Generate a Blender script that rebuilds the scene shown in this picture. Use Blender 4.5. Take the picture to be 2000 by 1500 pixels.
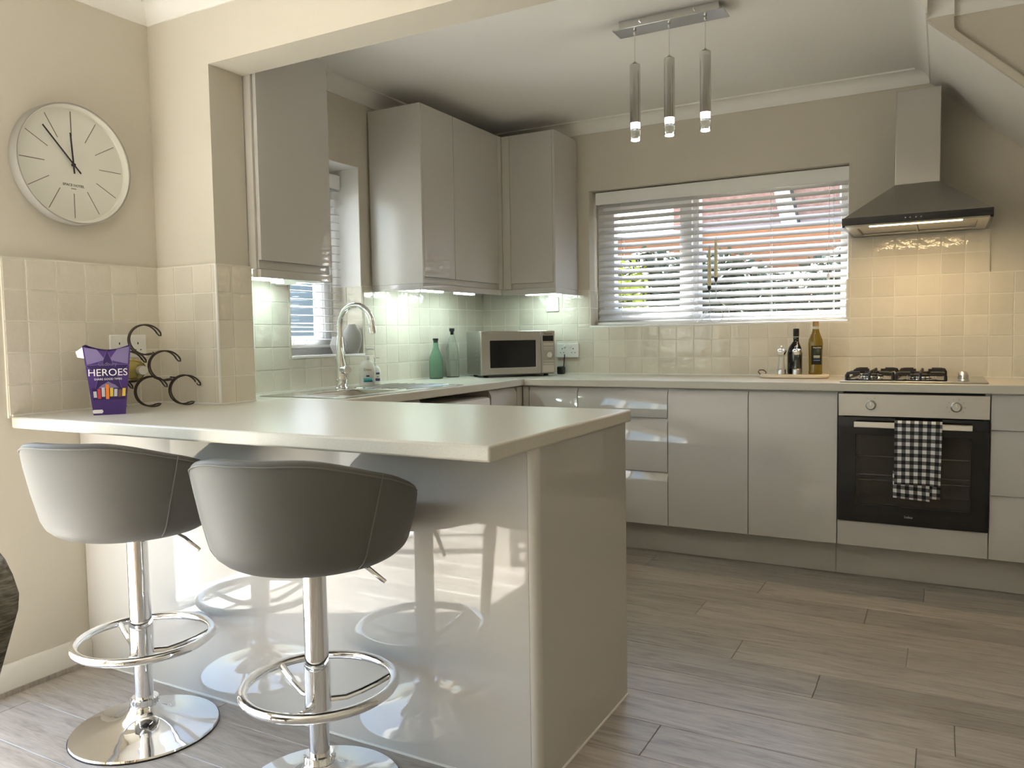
import bpy, bmesh, math, random
from mathutils import Vector, Matrix
random.seed(7)
S = bpy.context.scene
for o in list(bpy.data.objects): bpy.data.objects.remove(o)
col = S.collection

# ------------------------------------------------------------------ camera, light, exposure
F_PX, YAW, PITCH, ROLL = 1541.5, 0.5009, -0.0606, -0.0160
cam_d = bpy.data.cameras.new('camera'); cam = bpy.data.objects.new('camera', cam_d); col.objects.link(cam)
cam_d.sensor_width = 36; cam_d.lens = F_PX / 2000 * 36; cam_d.clip_start = .02
_cy, _sy, _cp, _sp = math.cos(YAW), math.sin(YAW), math.cos(PITCH), math.sin(PITCH)
_f = Vector((-_sy * _cp, _cy * _cp, _sp)); _r0 = Vector((_cy, _sy, 0)); _u0 = _r0.cross(_f)
_r = _r0 * math.cos(ROLL) + _u0 * math.sin(ROLL); _u = _u0 * math.cos(ROLL) - _r0 * math.sin(ROLL)
_m = Matrix((_r, _u, -_f)).transposed().to_4x4(); _m.translation = Vector((2.636, -4.4523, 1.1464))
cam.matrix_world = _m
S.camera = cam

SUN_EL = math.radians(55)
to_sun = Vector((-.888 * math.cos(SUN_EL), .46 * math.cos(SUN_EL), math.sin(SUN_EL)))
w = bpy.data.worlds.new('sky'); S.world = w; w.use_nodes = True
nt = w.node_tree; nt.nodes.clear()
sky = nt.nodes.new('ShaderNodeTexSky'); sky.sky_type = 'NISHITA'; sky.sun_disc = False
sky.sun_elevation = SUN_EL; sky.sun_rotation = math.atan2(to_sun.x, to_sun.y); sky.air_density = 1.2; sky.dust_density = 2.5
bg = nt.nodes.new('ShaderNodeBackground'); bg.inputs[1].default_value = 0.23
out = nt.nodes.new('ShaderNodeOutputWorld')
nt.links.new(sky.outputs[0], bg.inputs[0]); nt.links.new(bg.outputs[0], out.inputs[0])
sd = bpy.data.lights.new('sun', 'SUN'); sd.energy = 15.0; sd.angle = math.radians(.53); sd.color = (1, .985, .98)
so = bpy.data.objects.new('sun', sd); col.objects.link(so)
so.rotation_euler = to_sun.to_track_quat('Z', 'Y').to_euler(); so.location = (-6, 3, 9)
S.view_settings.view_transform = 'Standard'; S.view_settings.look = 'None'
S.view_settings.exposure = 2.76; S.view_settings.gamma = 1; S.view_settings.use_curve_mapping = False
try:
    S.cycles.use_denoising = True; S.cycles.max_bounces = 14; S.cycles.diffuse_bounces = 8; S.cycles.glossy_bounces = 6
    S.cycles.transmission_bounces = 8; S.cycles.transparent_max_bounces = 10
    S.cycles.sample_clamp_indirect = 6; S.cycles.caustics_reflective = False; S.cycles.caustics_refractive = False
except Exception: pass

# ------------------------------------------------------------------ materials
M = {}
def mat(name, color=(.8, .8, .8), rough=.5, metal=0, spec=.5, emit=None, es=1, trans=0, ior=1.45, alpha=1, coat=0, bump=None, vary=0, noise=None, aniso=0, sheen=0):
    """bump=(scale,strength) noise bump; vary = per-object value spread; noise=(scale, colour2, amount)"""
    m = bpy.data.materials.new(name); m.use_nodes = True; M[name] = m
    n = m.node_tree.nodes; l = m.node_tree.links; b = n['Principled BSDF']
    b.inputs['Base Color'].default_value = (*color, 1); b.inputs['Roughness'].default_value = rough
    b.inputs['Metallic'].default_value = metal; b.inputs['Specular IOR Level'].default_value = spec
    b.inputs['IOR'].default_value = ior; b.inputs['Transmission Weight'].default_value = trans
    b.inputs['Alpha'].default_value = alpha; b.inputs['Coat Weight'].default_value = coat; b.inputs['Coat Roughness'].default_value = .03
    b.inputs['Sheen Weight'].default_value = sheen
    if emit: b.inputs['Emission Color'].default_value = (*emit, 1); b.inputs['Emission Strength'].default_value = es
    tc = None
    def coords():
        nonlocal tc
        if tc is None:
            tc = n.new('ShaderNodeTexCoord')
        return tc.outputs['Object']
    csrc = None
    if noise:
        t = n.new('ShaderNodeTexNoise'); t.inputs['Scale'].default_value = noise[0]; t.inputs['Detail'].default_value = 4
        l.new(coords(), t.inputs['Vector'])
        rp = n.new('ShaderNodeValToRGB'); rp.color_ramp.elements[0].position = .5 - noise[2] / 2; rp.color_ramp.elements[1].position = .5 + noise[2] / 2
        rp.color_ramp.elements[0].color = (*color, 1); rp.color_ramp.elements[1].color = (*noise[1], 1)
        l.new(t.outputs['Fac'], rp.inputs[0]); csrc = rp.outputs[0]; l.new(csrc, b.inputs['Base Color'])
    if vary:
        oi = n.new('ShaderNodeObjectInfo'); mr = n.new('ShaderNodeMapRange'); mr.inputs['To Min'].default_value = 1 - vary; mr.inputs['To Max'].default_value = 1 + vary
        l.new(oi.outputs['Random'], mr.inputs['Value'])
        mx = n.new('ShaderNodeVectorMath'); mx.operation = 'SCALE'
        if csrc: l.new(csrc, mx.inputs[0])
        else: mx.inputs[0].default_value = color
        l.new(mr.outputs[0], mx.inputs['Scale']); l.new(mx.outputs[0], b.inputs['Base Color'])
    if bump:
        t = n.new('ShaderNodeTexNoise'); t.inputs['Scale'].default_value = bump[0]; t.inputs['Detail'].default_value = 3
        l.new(coords(), t.inputs['Vector'])
        bp = n.new('ShaderNodeBump'); bp.inputs['Strength'].default_value = bump[1]; bp.inputs['Distance'].default_value = .01
        l.new(t.outputs['Fac'], bp.inputs['Height']); l.new(bp.outputs[0], b.inputs['Normal'])
    return m

mat('paint', (.60, .560, .480), .75, bump=(220, .04), noise=(1.2, (.575, .537, .459), .5))
mat('ceiling', (.80, .785, .75), .85)
mat('coving', (.80, .785, .75), .6)
mat('skirting', (.74, .72, .66), .35)
mat('lacquer', (.51, .495, .47), .035, spec=.5, ior=1.55)
mat('lacquer_edge', (.56, .54, .50), .15)
mat('carcass', (.44, .42, .395), .4)
mat('plinth', (.50, .485, .455), .3)
mat('worktop', (.615, .59, .52), .30, noise=(420, (.54, .515, .445), .35), bump=(300, .03))
mat('tile', (.66, .62, .535), .09, spec=.6, vary=.06, noise=(9, (.63, .59, .50), .5), bump=(16, .30))
mat('grout', (.72, .69, .61), .8)
mat('chrome', (.86, .86, .87), .04, metal=1)
mat('steel', (.58, .565, .54), .28, metal=1)
mat('hood_steel', (.46, .44, .40), .34, metal=1, bump=(9, .02))
mat('sink_steel', (.62, .61, .58), .22, metal=1)
mat('pendant_metal', (.63, .625, .61), .14, metal=1)
mat('oven_steel', (.47, .455, .43), .3, metal=1)
mat('alu', (.62, .60, .56), .35, metal=1)
mat('black_glass', (.008, .008, .009), .04, spec=.6)
mat('oven_inside', (.05, .047, .042), .5)
mat('window_smoke', (.10, .09, .075), .03, alpha=.30, spec=.6)
mat('iron', (.018, .017, .016), .5)
mat('black', (.012, .012, .013), .4)
mat('dark_wire', (.05, .035, .028), .45, metal=.3)
mat('white_plastic', (.78, .77, .74), .3)
mat('pvc', (.82, .82, .82), .25)
def pane_glass():
    m = bpy.data.materials.new('glass'); m.use_nodes = True; M['glass'] = m; n = m.node_tree.nodes; l = m.node_tree.links
    n.remove(n['Principled BSDF']); t = n.new('ShaderNodeBsdfTransparent'); t.inputs[0].default_value = (.95, .97, .96, 1)
    g = n.new('ShaderNodeBsdfGlossy'); g.inputs['Roughness'].default_value = 0; lw = n.new('ShaderNodeLayerWeight'); pw = n.new('ShaderNodeMath'); pw.operation = 'POWER'; pw.inputs[1].default_value = 5; l.new(lw.outputs['Facing'], pw.inputs[0])
    f = n.new('ShaderNodeMath'); f.operation = 'MULTIPLY_ADD'; f.inputs[1].default_value = .6; f.inputs[2].default_value = .035; l.new(pw.outputs[0], f.inputs[0])
    x = n.new('ShaderNodeMixShader'); l.new(f.outputs[0], x.inputs[0]); l.new(t.outputs[0], x.inputs[1]); l.new(g.outputs[0], x.inputs[2]); l.new(x.outputs[0], n['Material Output'].inputs[0])
pane_glass()
mat('clear_glass', (.93, .97, .95), 0.02, trans=1, ior=1.25)
mat('green_glass', (.60, .84, .72), .22, trans=.95, ior=1.25)
mat('oil_glass', (.34, .24, .035), .05, trans=.6, ior=1.4)
mat('wine_glass', (.55, .42, .08), .1, trans=.55, ior=1.4)
mat('leather', (.122, .119, .110), .52, spec=.28, bump=(420, .05))
mat('leather_piping', (.15, .147, .137), .45)
mat('pale_wood', (.58, .40, .22), .5, noise=(14, (.50, .33, .18), .5))
mat('white_wash', (.66, .62, .55), .6, noise=(10, (.60, .56, .49), .5))
mat('board_wood', (.72, .63, .50), .5)
mat('cork', (.35, .22, .11), .7)
mat('grey_ceramic', (.36, .35, .33), .6)
mat('clock_face', (.70, .69, .63), .5)
mat('clock_rim', (.34, .325, .295), .4, metal=.2)
mat('hand', (.035, .025, .03), .5)
mat('tick', (.16, .14, .12), .6)
mat('soap_white', (.80, .79, .74), .35)
mat('teal', (.08, .40, .47), .5); mat('navy', (.04, .05, .12), .5); mat('gold', (.32, .25, .12), .5)
mat('purple', (.062, .026, .16), .45); mat('purple_dark', (.028, .010, .085), .5); mat('lilac', (.19, .15, .30), .5); mat('print_white', (.85, .83, .82), .5)
for nm, c in dict(red=(.50, .05, .06), orange=(.75, .22, .03), yellow=(.72, .50, .06), blue=(.10, .18, .45), silver=(.5, .5, .52), brown=(.16, .07, .04)).items(): mat('wrap_' + nm, c, .35)
mat('candle', (.70, .64, .42), .5)
mat('salt', (.72, .66, .62), .8); mat('pepper', (.04, .035, .03), .8)
mat('label_black', (.015, .02, .012), .5); mat('label_grey', (.35, .38, .36), .5)
mat('led_white', (.9, .95, .92), .4, emit=(.82, 1, .93), es=3)
mat('led_pendant', (.9, .9, .88), .3, emit=(1, .93, .80), es=5)
mat('led_hood', (1, .9, .6), .4, emit=(1, .74, .34), es=2)
mat('concrete', (.21, .193, .163), .9, noise=(60, (.165, .15, .127), .6))
mat('soil', (.16, .13, .09), .95)
mat('brick', (.20, .105, .075), .9, noise=(16, (.30, .20, .17), .45))
mat('fence_orange', (.30, .115, .045), .8, vary=.12, noise=(12, (.25, .095, .038), .5))
mat('slate', (.34, .25, .22), .8)
mat('blue_grey', (.075, .105, .13), .8)
mat('render_white', (.78, .76, .72), .8)
mat('leaf', (.022, .036, .018), .55, vary=.2, noise=(3, (.05, .065, .04), .6))
mat('leaf_lime', (.20, .24, .012), .5)
mat('bark', (.12, .085, .06), .9)
mat('tape', (.8, .8, .8), .6)

def slat_mat():
    m = bpy.data.materials.new('slat'); m.use_nodes = True; M['slat'] = m; n = m.node_tree.nodes; l = m.node_tree.links
    b = n['Principled BSDF']; b.inputs['Base Color'].default_value = (.66, .665, .67, 1); b.inputs['Roughness'].default_value = .4
    t = n.new('ShaderNodeBsdfTranslucent'); t.inputs[0].default_value = (.75, .76, .78, 1)
    x = n.new('ShaderNodeMixShader'); x.inputs[0].default_value = .08
    l.new(b.outputs[0], x.inputs[1]); l.new(t.outputs[0], x.inputs[2]); l.new(x.outputs[0], n['Material Output'].inputs[0])
slat_mat()
def plank_mat():
    m = bpy.data.materials.new('plank'); m.use_nodes = True; M['plank'] = m; n = m.node_tree.nodes; l = m.node_tree.links; b = n['Principled BSDF']
    tc = n.new('ShaderNodeTexCoord'); oi = n.new('ShaderNodeObjectInfo')
    ad = n.new('ShaderNodeVectorMath'); ad.operation = 'MULTIPLY_ADD'; ad.inputs[1].default_value = (37, 17, 5)
    l.new(oi.outputs['Random'], ad.inputs[0]); l.new(tc.outputs['Object'], ad.inputs[2])
    sc = n.new('ShaderNodeVectorMath'); sc.operation = 'MULTIPLY'; sc.inputs[1].default_value = (1.6, 15, 1); l.new(ad.outputs[0], sc.inputs[0])
    wv = n.new('ShaderNodeTexNoise'); wv.inputs['Scale'].default_value = 2.2; wv.inputs['Detail'].default_value = 7; wv.inputs['Roughness'].default_value = .62; wv.inputs['Distortion'].default_value = 1.1
    l.new(sc.outputs[0], wv.inputs['Vector'])
    fn = n.new('ShaderNodeTexNoise'); fn.inputs['Scale'].default_value = 16; fn.inputs['Detail'].default_value = 4; l.new(sc.outputs[0], fn.inputs['Vector'])
    mxn = n.new('ShaderNodeMath'); mxn.operation = 'MULTIPLY_ADD'; mxn.inputs[1].default_value = .35; l.new(fn.outputs[0], mxn.inputs[0]); l.new(wv.outputs[0], mxn.inputs[2])
    rp = n.new('ShaderNodeValToRGB'); e = rp.color_ramp.elements
    e[0].position = .42; e[0].color = (.215, .186, .160, 1); e[1].position = .88; e[1].color = (.45, .412, .367, 1)
    k = e.new(.64); k.color = (.35, .312, .273, 1)
    l.new(mxn.outputs[0], rp.inputs[0])
    mr = n.new('ShaderNodeMapRange'); mr.inputs['To Min'].default_value = .86; mr.inputs['To Max'].default_value = 1.12; l.new(oi.outputs['Random'], mr.inputs['Value'])
    s = n.new('ShaderNodeVectorMath'); s.operation = 'SCALE'; l.new(rp.outputs[0], s.inputs[0]); l.new(mr.outputs[0], s.inputs['Scale']); l.new(s.outputs[0], b.inputs['Base Color'])
    b.inputs['Roughness'].default_value = .36
    bp = n.new('ShaderNodeBump'); bp.inputs['Strength'].default_value = .10; bp.inputs['Distance'].default_value = .004; l.new(mxn.outputs[0], bp.inputs['Height']); l.new(bp.outputs[0], b.inputs['Normal'])
plank_mat()
def brushed(name, axis_scale):
    m = M[name]; n = m.node_tree.nodes; l = m.node_tree.links; b = n['Principled BSDF']
    tc = n.new('ShaderNodeTexCoord'); sc = n.new('ShaderNodeVectorMath'); sc.operation = 'MULTIPLY'; sc.inputs[1].default_value = axis_scale
    l.new(tc.outputs['Object'], sc.inputs[0]); t = n.new('ShaderNodeTexNoise'); t.inputs['Scale'].default_value = 30; t.inputs['Detail'].default_value = 3
    l.new(sc.outputs[0], t.inputs['Vector']); mr = n.new('ShaderNodeMapRange'); mr.inputs['To Min'].default_value = .27; mr.inputs['To Max'].default_value = .34
    l.new(t.outputs[0], mr.inputs['Value']); l.new(mr.outputs[0], b.inputs['Roughness'])
brushed('steel', (1, 8, 30))
def gingham():
    m = bpy.data.materials.new('gingham'); m.use_nodes = True; M['gingham'] = m; n = m.node_tree.nodes; l = m.node_tree.links; b = n['Principled BSDF']
    tc = n.new('ShaderNodeTexCoord'); sx = n.new('ShaderNodeSeparateXYZ'); l.new(tc.outputs['UV'], sx.inputs[0])
    def stripe(o):
        a = n.new('ShaderNodeMath'); a.operation = 'FRACT'; l.new(o, a.inputs[0])
        g = n.new('ShaderNodeMath'); g.operation = 'GREATER_THAN'; g.inputs[1].default_value = .5; l.new(a.outputs[0], g.inputs[0]); return g.outputs[0]
    ad = n.new('ShaderNodeMath'); ad.operation = 'ADD'; l.new(stripe(sx.outputs[0]), ad.inputs[0]); l.new(stripe(sx.outputs[1]), ad.inputs[1])
    dv = n.new('ShaderNodeMath'); dv.operation = 'MULTIPLY'; dv.inputs[1].default_value = .5; l.new(ad.outputs[0], dv.inputs[0])
    rp = n.new('ShaderNodeValToRGB'); rp.color_ramp.interpolation = 'CONSTANT'; e = rp.color_ramp.elements
    e[0].color = (.012, .012, .013, 1); e[1].position = .75; e[1].color = (.74, .74, .74, 1); k = e.new(.25); k.color = (.13, .13, .13, 1)
    l.new(dv.outputs[0], rp.inputs[0]); l.new(rp.outputs[0], b.inputs['Base Color']); b.inputs['Roughness'].default_value = .9
gingham()
def tweed():
    m = bpy.data.materials.new('tweed'); m.use_nodes = True; M['tweed'] = m; n = m.node_tree.nodes; l = m.node_tree.links; b = n['Principled BSDF']
    tc = n.new('ShaderNodeTexCoord'); sc = n.new('ShaderNodeVectorMath'); sc.operation = 'MULTIPLY'; sc.inputs[1].default_value = (40, 40, 260); l.new(tc.outputs['Object'], sc.inputs[0])
    t = n.new('ShaderNodeTexNoise'); t.inputs['Scale'].default_value = 1; t.inputs['Detail'].default_value = 3; l.new(sc.outputs[0], t.inputs['Vector'])
    rp = n.new('ShaderNodeValToRGB'); e = rp.color_ramp.elements; e[0].position = .35; e[0].color = (.075, .066, .05, 1); e[1].position = .7; e[1].color = (.25, .235, .205, 1)
    l.new(t.outputs[0], rp.inputs[0]); l.new(rp.outputs[0], b.inputs['Base Color']); b.inputs['Roughness'].default_value = .95
tweed()

# ------------------------------------------------------------------ mesh helpers
def wmat(o):
    m = Matrix.Identity(4)
    while o is not None:
        m = Matrix.LocRotScale(o.location, o.rotation_euler, o.scale) @ m; o = o.parent
    return m
class MB:
    def __init__(s): s.v = []; s.f = []; s.uv = None
    def add(s, vs, fs):
        k = len(s.v); s.v += [Vector(p) for p in vs]; s.f += [tuple(i + k for i in f) for f in fs]; return s
    def box(s, x0, x1, y0, y1, z0, z1):
        return s.add([(x, y, z) for z in (z0, z1) for y in (y0, y1) for x in (x0, x1)],
                     [(0, 2, 3, 1), (4, 5, 7, 6), (0, 1, 5, 4), (2, 6, 7, 3), (0, 4, 6, 2), (1, 3, 7, 5)])
    def prism(s, poly, axis, a, b):
        """poly: 2-D points in the two other axes (x: y,z / y: x,z / z: x,y)"""
        def P(p, t): return {'x': (t, p[0], p[1]), 'y': (p[0], t, p[1]), 'z': (p[0], p[1], t)}[axis]
        n = len(poly); k = [P(p, a) for p in poly] + [P(p, b) for p in poly]
        return s.add(k, [tuple(range(n))[::-1], tuple(range(n, 2 * n))] + [(i, (i + 1) % n, n + (i + 1) % n, n + i) for i in range(n)])
    def lathe(s, prof, n=24, c=(0, 0, 0), closed=False, mtx=None):
        vs = []; fs = []; m = len(prof); c = Vector(c)
        for i in range(n):
            a = 2 * math.pi * i / n
            for r, z in prof:
                p = Vector((r * math.cos(a), r * math.sin(a), z)); vs.append((mtx @ p if mtx else p) + c)
        for i in range(n):
            j = (i + 1) % n
            for k in range(m - 1): fs.append((i * m + k, j * m + k, j * m + k + 1, i * m + k + 1))
            if closed: fs.append((i * m + m - 1, j * m + m - 1, j * m, i * m))
        if not closed:
            if prof[0][0] > 1e-6: fs.append(tuple(i * m for i in range(n))[::-1])
            if prof[-1][0] > 1e-6: fs.append(tuple(i * m + m - 1 for i in range(n)))
        return s.add(vs, fs)
    def cyl(s, p0, p1, r0, r1=None, n=16):
        p0 = Vector(p0); p1 = Vector(p1); r1 = r0 if r1 is None else r1; d = p1 - p0
        return s.lathe([(r0, 0), (r1, d.length)], n, p0, mtx=d.to_track_quat('Z', 'Y').to_matrix())
    def tube(s, pts, r, n=8, closed=False):
        pts = [Vector(p) for p in pts]; N = len(pts); vs = []; fs = []; up = None
        for i, p in enumerate(pts):
            a = pts[i - 1] if (i or closed) else p; b = pts[(i + 1) % N] if (i < N - 1 or closed) else p
            t = (b - a).normalized()
            if up is None: up = t.orthogonal().normalized()
            up = (up - t * up.dot(t)).normalized(); sd = t.cross(up); rr = r[i] if isinstance(r, (list, tuple)) else r
            vs += [p + (up * math.cos(2 * math.pi * k / n) + sd * math.sin(2 * math.pi * k / n)) * rr for k in range(n)]
        for i in range(N if closed else N - 1):
            j = (i + 1) % N
            # closed loops: align the last ring with the first one
            off = 0
            if closed and j == 0:
                off = min(range(n), key=lambda q: (vs[q] - vs[i * n]).length)
            for k in range(n): fs.append((i * n + k, i * n + (k + 1) % n, j * n + (k + 1 + off) % n, j * n + (k + off) % n))
        if not closed: fs += [tuple(range(n))[::-1], tuple((N - 1) * n + k for k in range(n))]
        return s.add(vs, fs)
    def grid(s, fn, nu, nv, cu=False):
        """fn(i,j) -> point; cu: wraps in i"""
        vs = [fn(i, j) for i in range(nu) for j in range(nv)]; fs = []
        for i in range(nu if cu else nu - 1):
            k = (i + 1) % nu
            for j in range(nv - 1): fs.append((i * nv + j, k * nv + j, k * nv + j + 1, i * nv + j + 1))
        return s.add(vs, fs)
    def cells(s, axis, us, vs, filled, t0, t1):
        """solid plate with holes: filled(i,j) over the cells of a grid; axis = thickness axis"""
        def P(u, v, t): return {'x': (t, u, v), 'y': (u, t, v), 'z': (u, v, t)}[axis]
        nu, nv = len(us) - 1, len(vs) - 1
        F = lambda i, j: 0 <= i < nu and 0 <= j < nv and filled(i, j)
        idx = {}; V = []; fs = []
        def g(i, j, k):
            key = (i, j, k)
            if key not in idx: idx[key] = len(V); V.append(P(us[i], vs[j], (t0, t1)[k]))
            return idx[key]
        for i in range(nu):
            for j in range(nv):
                if not F(i, j): continue
                fs += [(g(i, j, 0), g(i, j + 1, 0), g(i + 1, j + 1, 0), g(i + 1, j, 0)), (g(i, j, 1), g(i + 1, j, 1), g(i + 1, j + 1, 1), g(i, j + 1, 1))]
                for a, b, q in (((i, j), (i + 1, j), (i, j - 1)), ((i + 1, j), (i + 1, j + 1), (i + 1, j)), ((i + 1, j + 1), (i, j + 1), (i, j + 1)), ((i, j + 1), (i, j), (i - 1, j))):
                    if not F(*q): fs.append((g(*a, 0), g(*b, 0), g(*b, 1), g(*a, 1)))
        return s.add(V, fs)
    def xf(s, m): s.v = [m @ p for p in s.v]; return s
    def mesh(s, name, smooth=True):
        me = bpy.data.meshes.new(name); me.from_pydata([tuple(p) for p in s.v], [], s.f); me.update()
        b = bmesh.new(); b.from_mesh(me); bmesh.ops.recalc_face_normals(b, faces=b.faces); b.to_mesh(me); b.free()
        if smooth: me.set_sharp_from_angle(angle=math.radians(smooth if smooth is not True else 35))
        if smooth: me.shade_smooth(); me.set_sharp_from_angle(angle=math.radians(35 if smooth is True else smooth))
        return me
    def build(s, name, m, parent=None, local=False, bevel=0, smooth=True, seg=2, subsurf=0):
        """points are world points unless local; a single top-level mesh gets its origin at its base centre"""
        if parent is None:
            lo = [min(p[i] for p in s.v) for i in range(3)]; hi = [max(p[i] for p in s.v) for i in range(3)]
            org = Vector(((lo[0] + hi[0]) / 2, (lo[1] + hi[1]) / 2, lo[2])); s.v = [p - org for p in s.v]
        elif not local:
            inv = wmat(parent).inverted(); s.v = [inv @ p for p in s.v]
        o = bpy.data.objects.new(name, s.mesh(name, smooth)); col.objects.link(o)
        if parent is None: o.location = org
        else: o.parent = parent
        if m: o.data.materials.append(M[m])
        if bevel:
            b = o.modifiers.new('bevel', 'BEVEL'); b.width = bevel; b.segments = seg; b.limit_method = 'ANGLE'; b.angle_limit = math.radians(40)
        if subsurf: q = o.modifiers.new('sub', 'SUBSURF'); q.levels = q.render_levels = subsurf
        return o
def tag(o, label, cat, group=None):
    o['label'] = label; o['category'] = cat
    if group: o['group'] = group
    return o
def struct(o, label=None):
    o['kind'] = 'structure'
    if label: o['label'] = label
    return o
def thing(name, loc, label, cat, group=None, rz=0):
    o = bpy.data.objects.new(name, None); col.objects.link(o); o.location = loc; o.rotation_euler = (0, 0, rz); o.empty_display_size = .05
    return tag(o, label, cat, group)
def copy_tree(o, parent=None):
    c = o.copy(); col.objects.link(c); c.parent = parent
    for ch in [k for k in list(bpy.data.objects) if k.parent == o]: copy_tree(ch, c)
    return c
def text(name, body, size, m, parent, mtx, depth=.0004, align='CENTER'):
    """flat lettering; mtx maps text space (x right, y up, z out) to the parent's space"""
    cu = bpy.data.curves.new(name, 'FONT'); cu.body = body; cu.size = size; cu.align_x = align; cu.align_y = 'CENTER'; cu.extrude = depth; cu.resolution_u = 3
    t = bpy.data.objects.new(name + '_curve', cu); col.objects.link(t)
    dg = bpy.context.evaluated_depsgraph_get(); me = bpy.data.meshes.new_from_object(t.evaluated_get(dg))
    bpy.data.objects.remove(t); bpy.data.curves.remove(cu)
    me.transform(mtx); me.materials.clear(); me.materials.append(M[m]); me.name = name
    o = bpy.data.objects.new(name, me); col.objects.link(o); o.parent = parent
    return o
def frame(origin, x, y, z):
    m = Matrix((Vector(x), Vector(y), Vector(z))).transposed().to_4x4(); m.translation = Vector(origin); return m
def arc(c, r, a0, a1, n, u=(1, 0, 0), v=(0, 0, 1)):
    c = Vector(c); u = Vector(u); v = Vector(v)
    return [c + u * r * math.cos(math.radians(a0 + (a1 - a0) * i / n)) + v * r * math.sin(math.radians(a0 + (a1 - a0) * i / n)) for i in range(n + 1)]
def lamp_area(name, loc, sx, sy, power, color, rot=(0, 0, 0)):
    d = bpy.data.lights.new(name, 'AREA'); d.shape = 'RECTANGLE'; d.size = sx; d.size_y = sy; d.energy = power; d.color = color
    o = bpy.data.objects.new(name, d); col.objects.link(o); o.location = loc; o.rotation_euler = rot; return o

# ------------------------------------------------------------------ the room
H = 2.41                      # ceiling
XD, XK, YB = -.045, 0.0, -.02  # plaster: dining left wall, kitchen left wall, back wall
TX_D, TX_K, TY_B = -.035, .012, -.03   # tile faces
XR, YR = 4.2, -7.0            # right wall, rear wall
NY0, NY1, NX = -2.4046, -2.247, .28     # partition (nib and beam)
BEAM = 2.149

# floor: planks laid along x
fl = MB().box(-.3, XR + .1, YR - .1, .1, -.10, -.012).build('floor', 'soil'); struct(fl, 'grey-brown oak-effect plank floor')
PW, PL = .189, 1.23
plank_cache = {}
def plank_mesh(L, W):
    k = (round(L, 3), round(W, 3))
    if k not in plank_cache:
        c = .0016; b = MB(); l, w_ = L / 2 - .0006, W / 2 - .0006
        b.add([(-l, -w_, -.012), (l, -w_, -.012), (l, w_, -.012), (-l, w_, -.012), (-l, -w_, -c), (l, -w_, -c), (l, w_, -c), (-l, w_, -c),
               (-l + c, -w_ + c, 0), (l - c, -w_ + c, 0), (l - c, w_ - c, 0), (-l + c, w_ - c, 0)],
              [(0, 3, 2, 1), (8, 9, 10, 11)] + [(i, (i + 1) % 4, 4 + (i + 1) % 4, 4 + i) for i in range(4)] + [(4 + i, 4 + (i + 1) % 4, 8 + (i + 1) % 4, 8 + i) for i in range(4)])
        me = b.mesh('plank', False); me.materials.append(M['plank']); plank_cache[k] = me
    return plank_cache[k]
row_end = {-.57: 2.578, -.76: 1.933, -.95: 2.378, -1.14: 1.76, -1.33: 2.54, -1.52: 1.995, -1.709: 2.29, -1.898: 1.45, -2.087: 2.587, -2.276: 1.924}
k = 0; y1 = -.003
rows = [(-.196, YB)] + [(-.385 - PW * i, -.196 - PW * i) for i in range(36)]
for (ya, yb2) in rows:
    ya = max(ya, YR)
    if yb2 - ya < .02: continue
    e = min(row_end, key=lambda q: abs(q - yb2)); x0 = row_end[e] if abs(e - yb2) < .06 else random.uniform(0, PL)
    while x0 > XD: x0 -= PL
    while x0 < XR:
        a, b_ = max(x0, XD - .0), min(x0 + PL, XR); x0 += PL
        if b_ - a < .03: continue
        o = bpy.data.objects.new('plank', plank_mesh(b_ - a, yb2 - ya)); col.objects.link(o)
        o.parent = fl; o.location = Vector(((a + b_) / 2, (ya + yb2) / 2, 0)) - fl.location

struct(MB().box(-.3, XR + .1, YR - .1, .24, H, H + .12).build('ceiling', 'ceiling'), 'white ceiling')

DOOR_Y0, DOOR_Y1, DOOR_H = -6.46, -3.12, 2.02  # rear panel of the opening added to bring more daylight indoors
wl = MB().cells('x', [YR, DOOR_Y0, DOOR_Y1, NY0], [-.1, 0, DOOR_H, H], lambda i, j: not (i == 1 and j == 1), XD - .25, XD).build('wall_left', 'paint')
struct(wl, 'beige painted dining wall with the clock')
LW = dict(y0=-1.755, y1=-1.235, z0=1.058, z1=2.018)
wk = MB().cells('x', [NY0 + .008, LW['y0'], LW['y1'], .23], [-.1, LW['z0'], LW['z1'], H], lambda i, j: not (i == 1 and j == 1), XK - .25, XK).build('wall_left', 'paint')
struct(wk, 'beige wall behind the sink with a small window')
BW = dict(x0=.755, x1=2.197, z0=1.19, z1=2.005)
wb = MB().cells('y', [-.25, BW['x0'], BW['x1'], XR + .1], [-.1, BW['z0'], BW['z1'], H], lambda i, j: not (i == 1 and j == 1), YB, .23).build('wall_back', 'paint')
struct(wb, 'beige back wall with the wide window and cooker hood')
wn = MB().cells('y', [XD, NX, 3.95, XR], [0, BEAM, H], lambda i, j: j == 1 or i != 1, NY0, NY1).build('wall_partition', 'paint')
struct(wn, 'beige nib and boxed beam between dining room and kitchen')
struct(MB().box(XR, XR + .2, YR, .23, -.1, H).build('wall_right', 'paint'))
struct(MB().box(XD - .25, XR + .2, YR - .2, YR, -.1, H).build('wall_rear', 'paint'))

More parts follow.
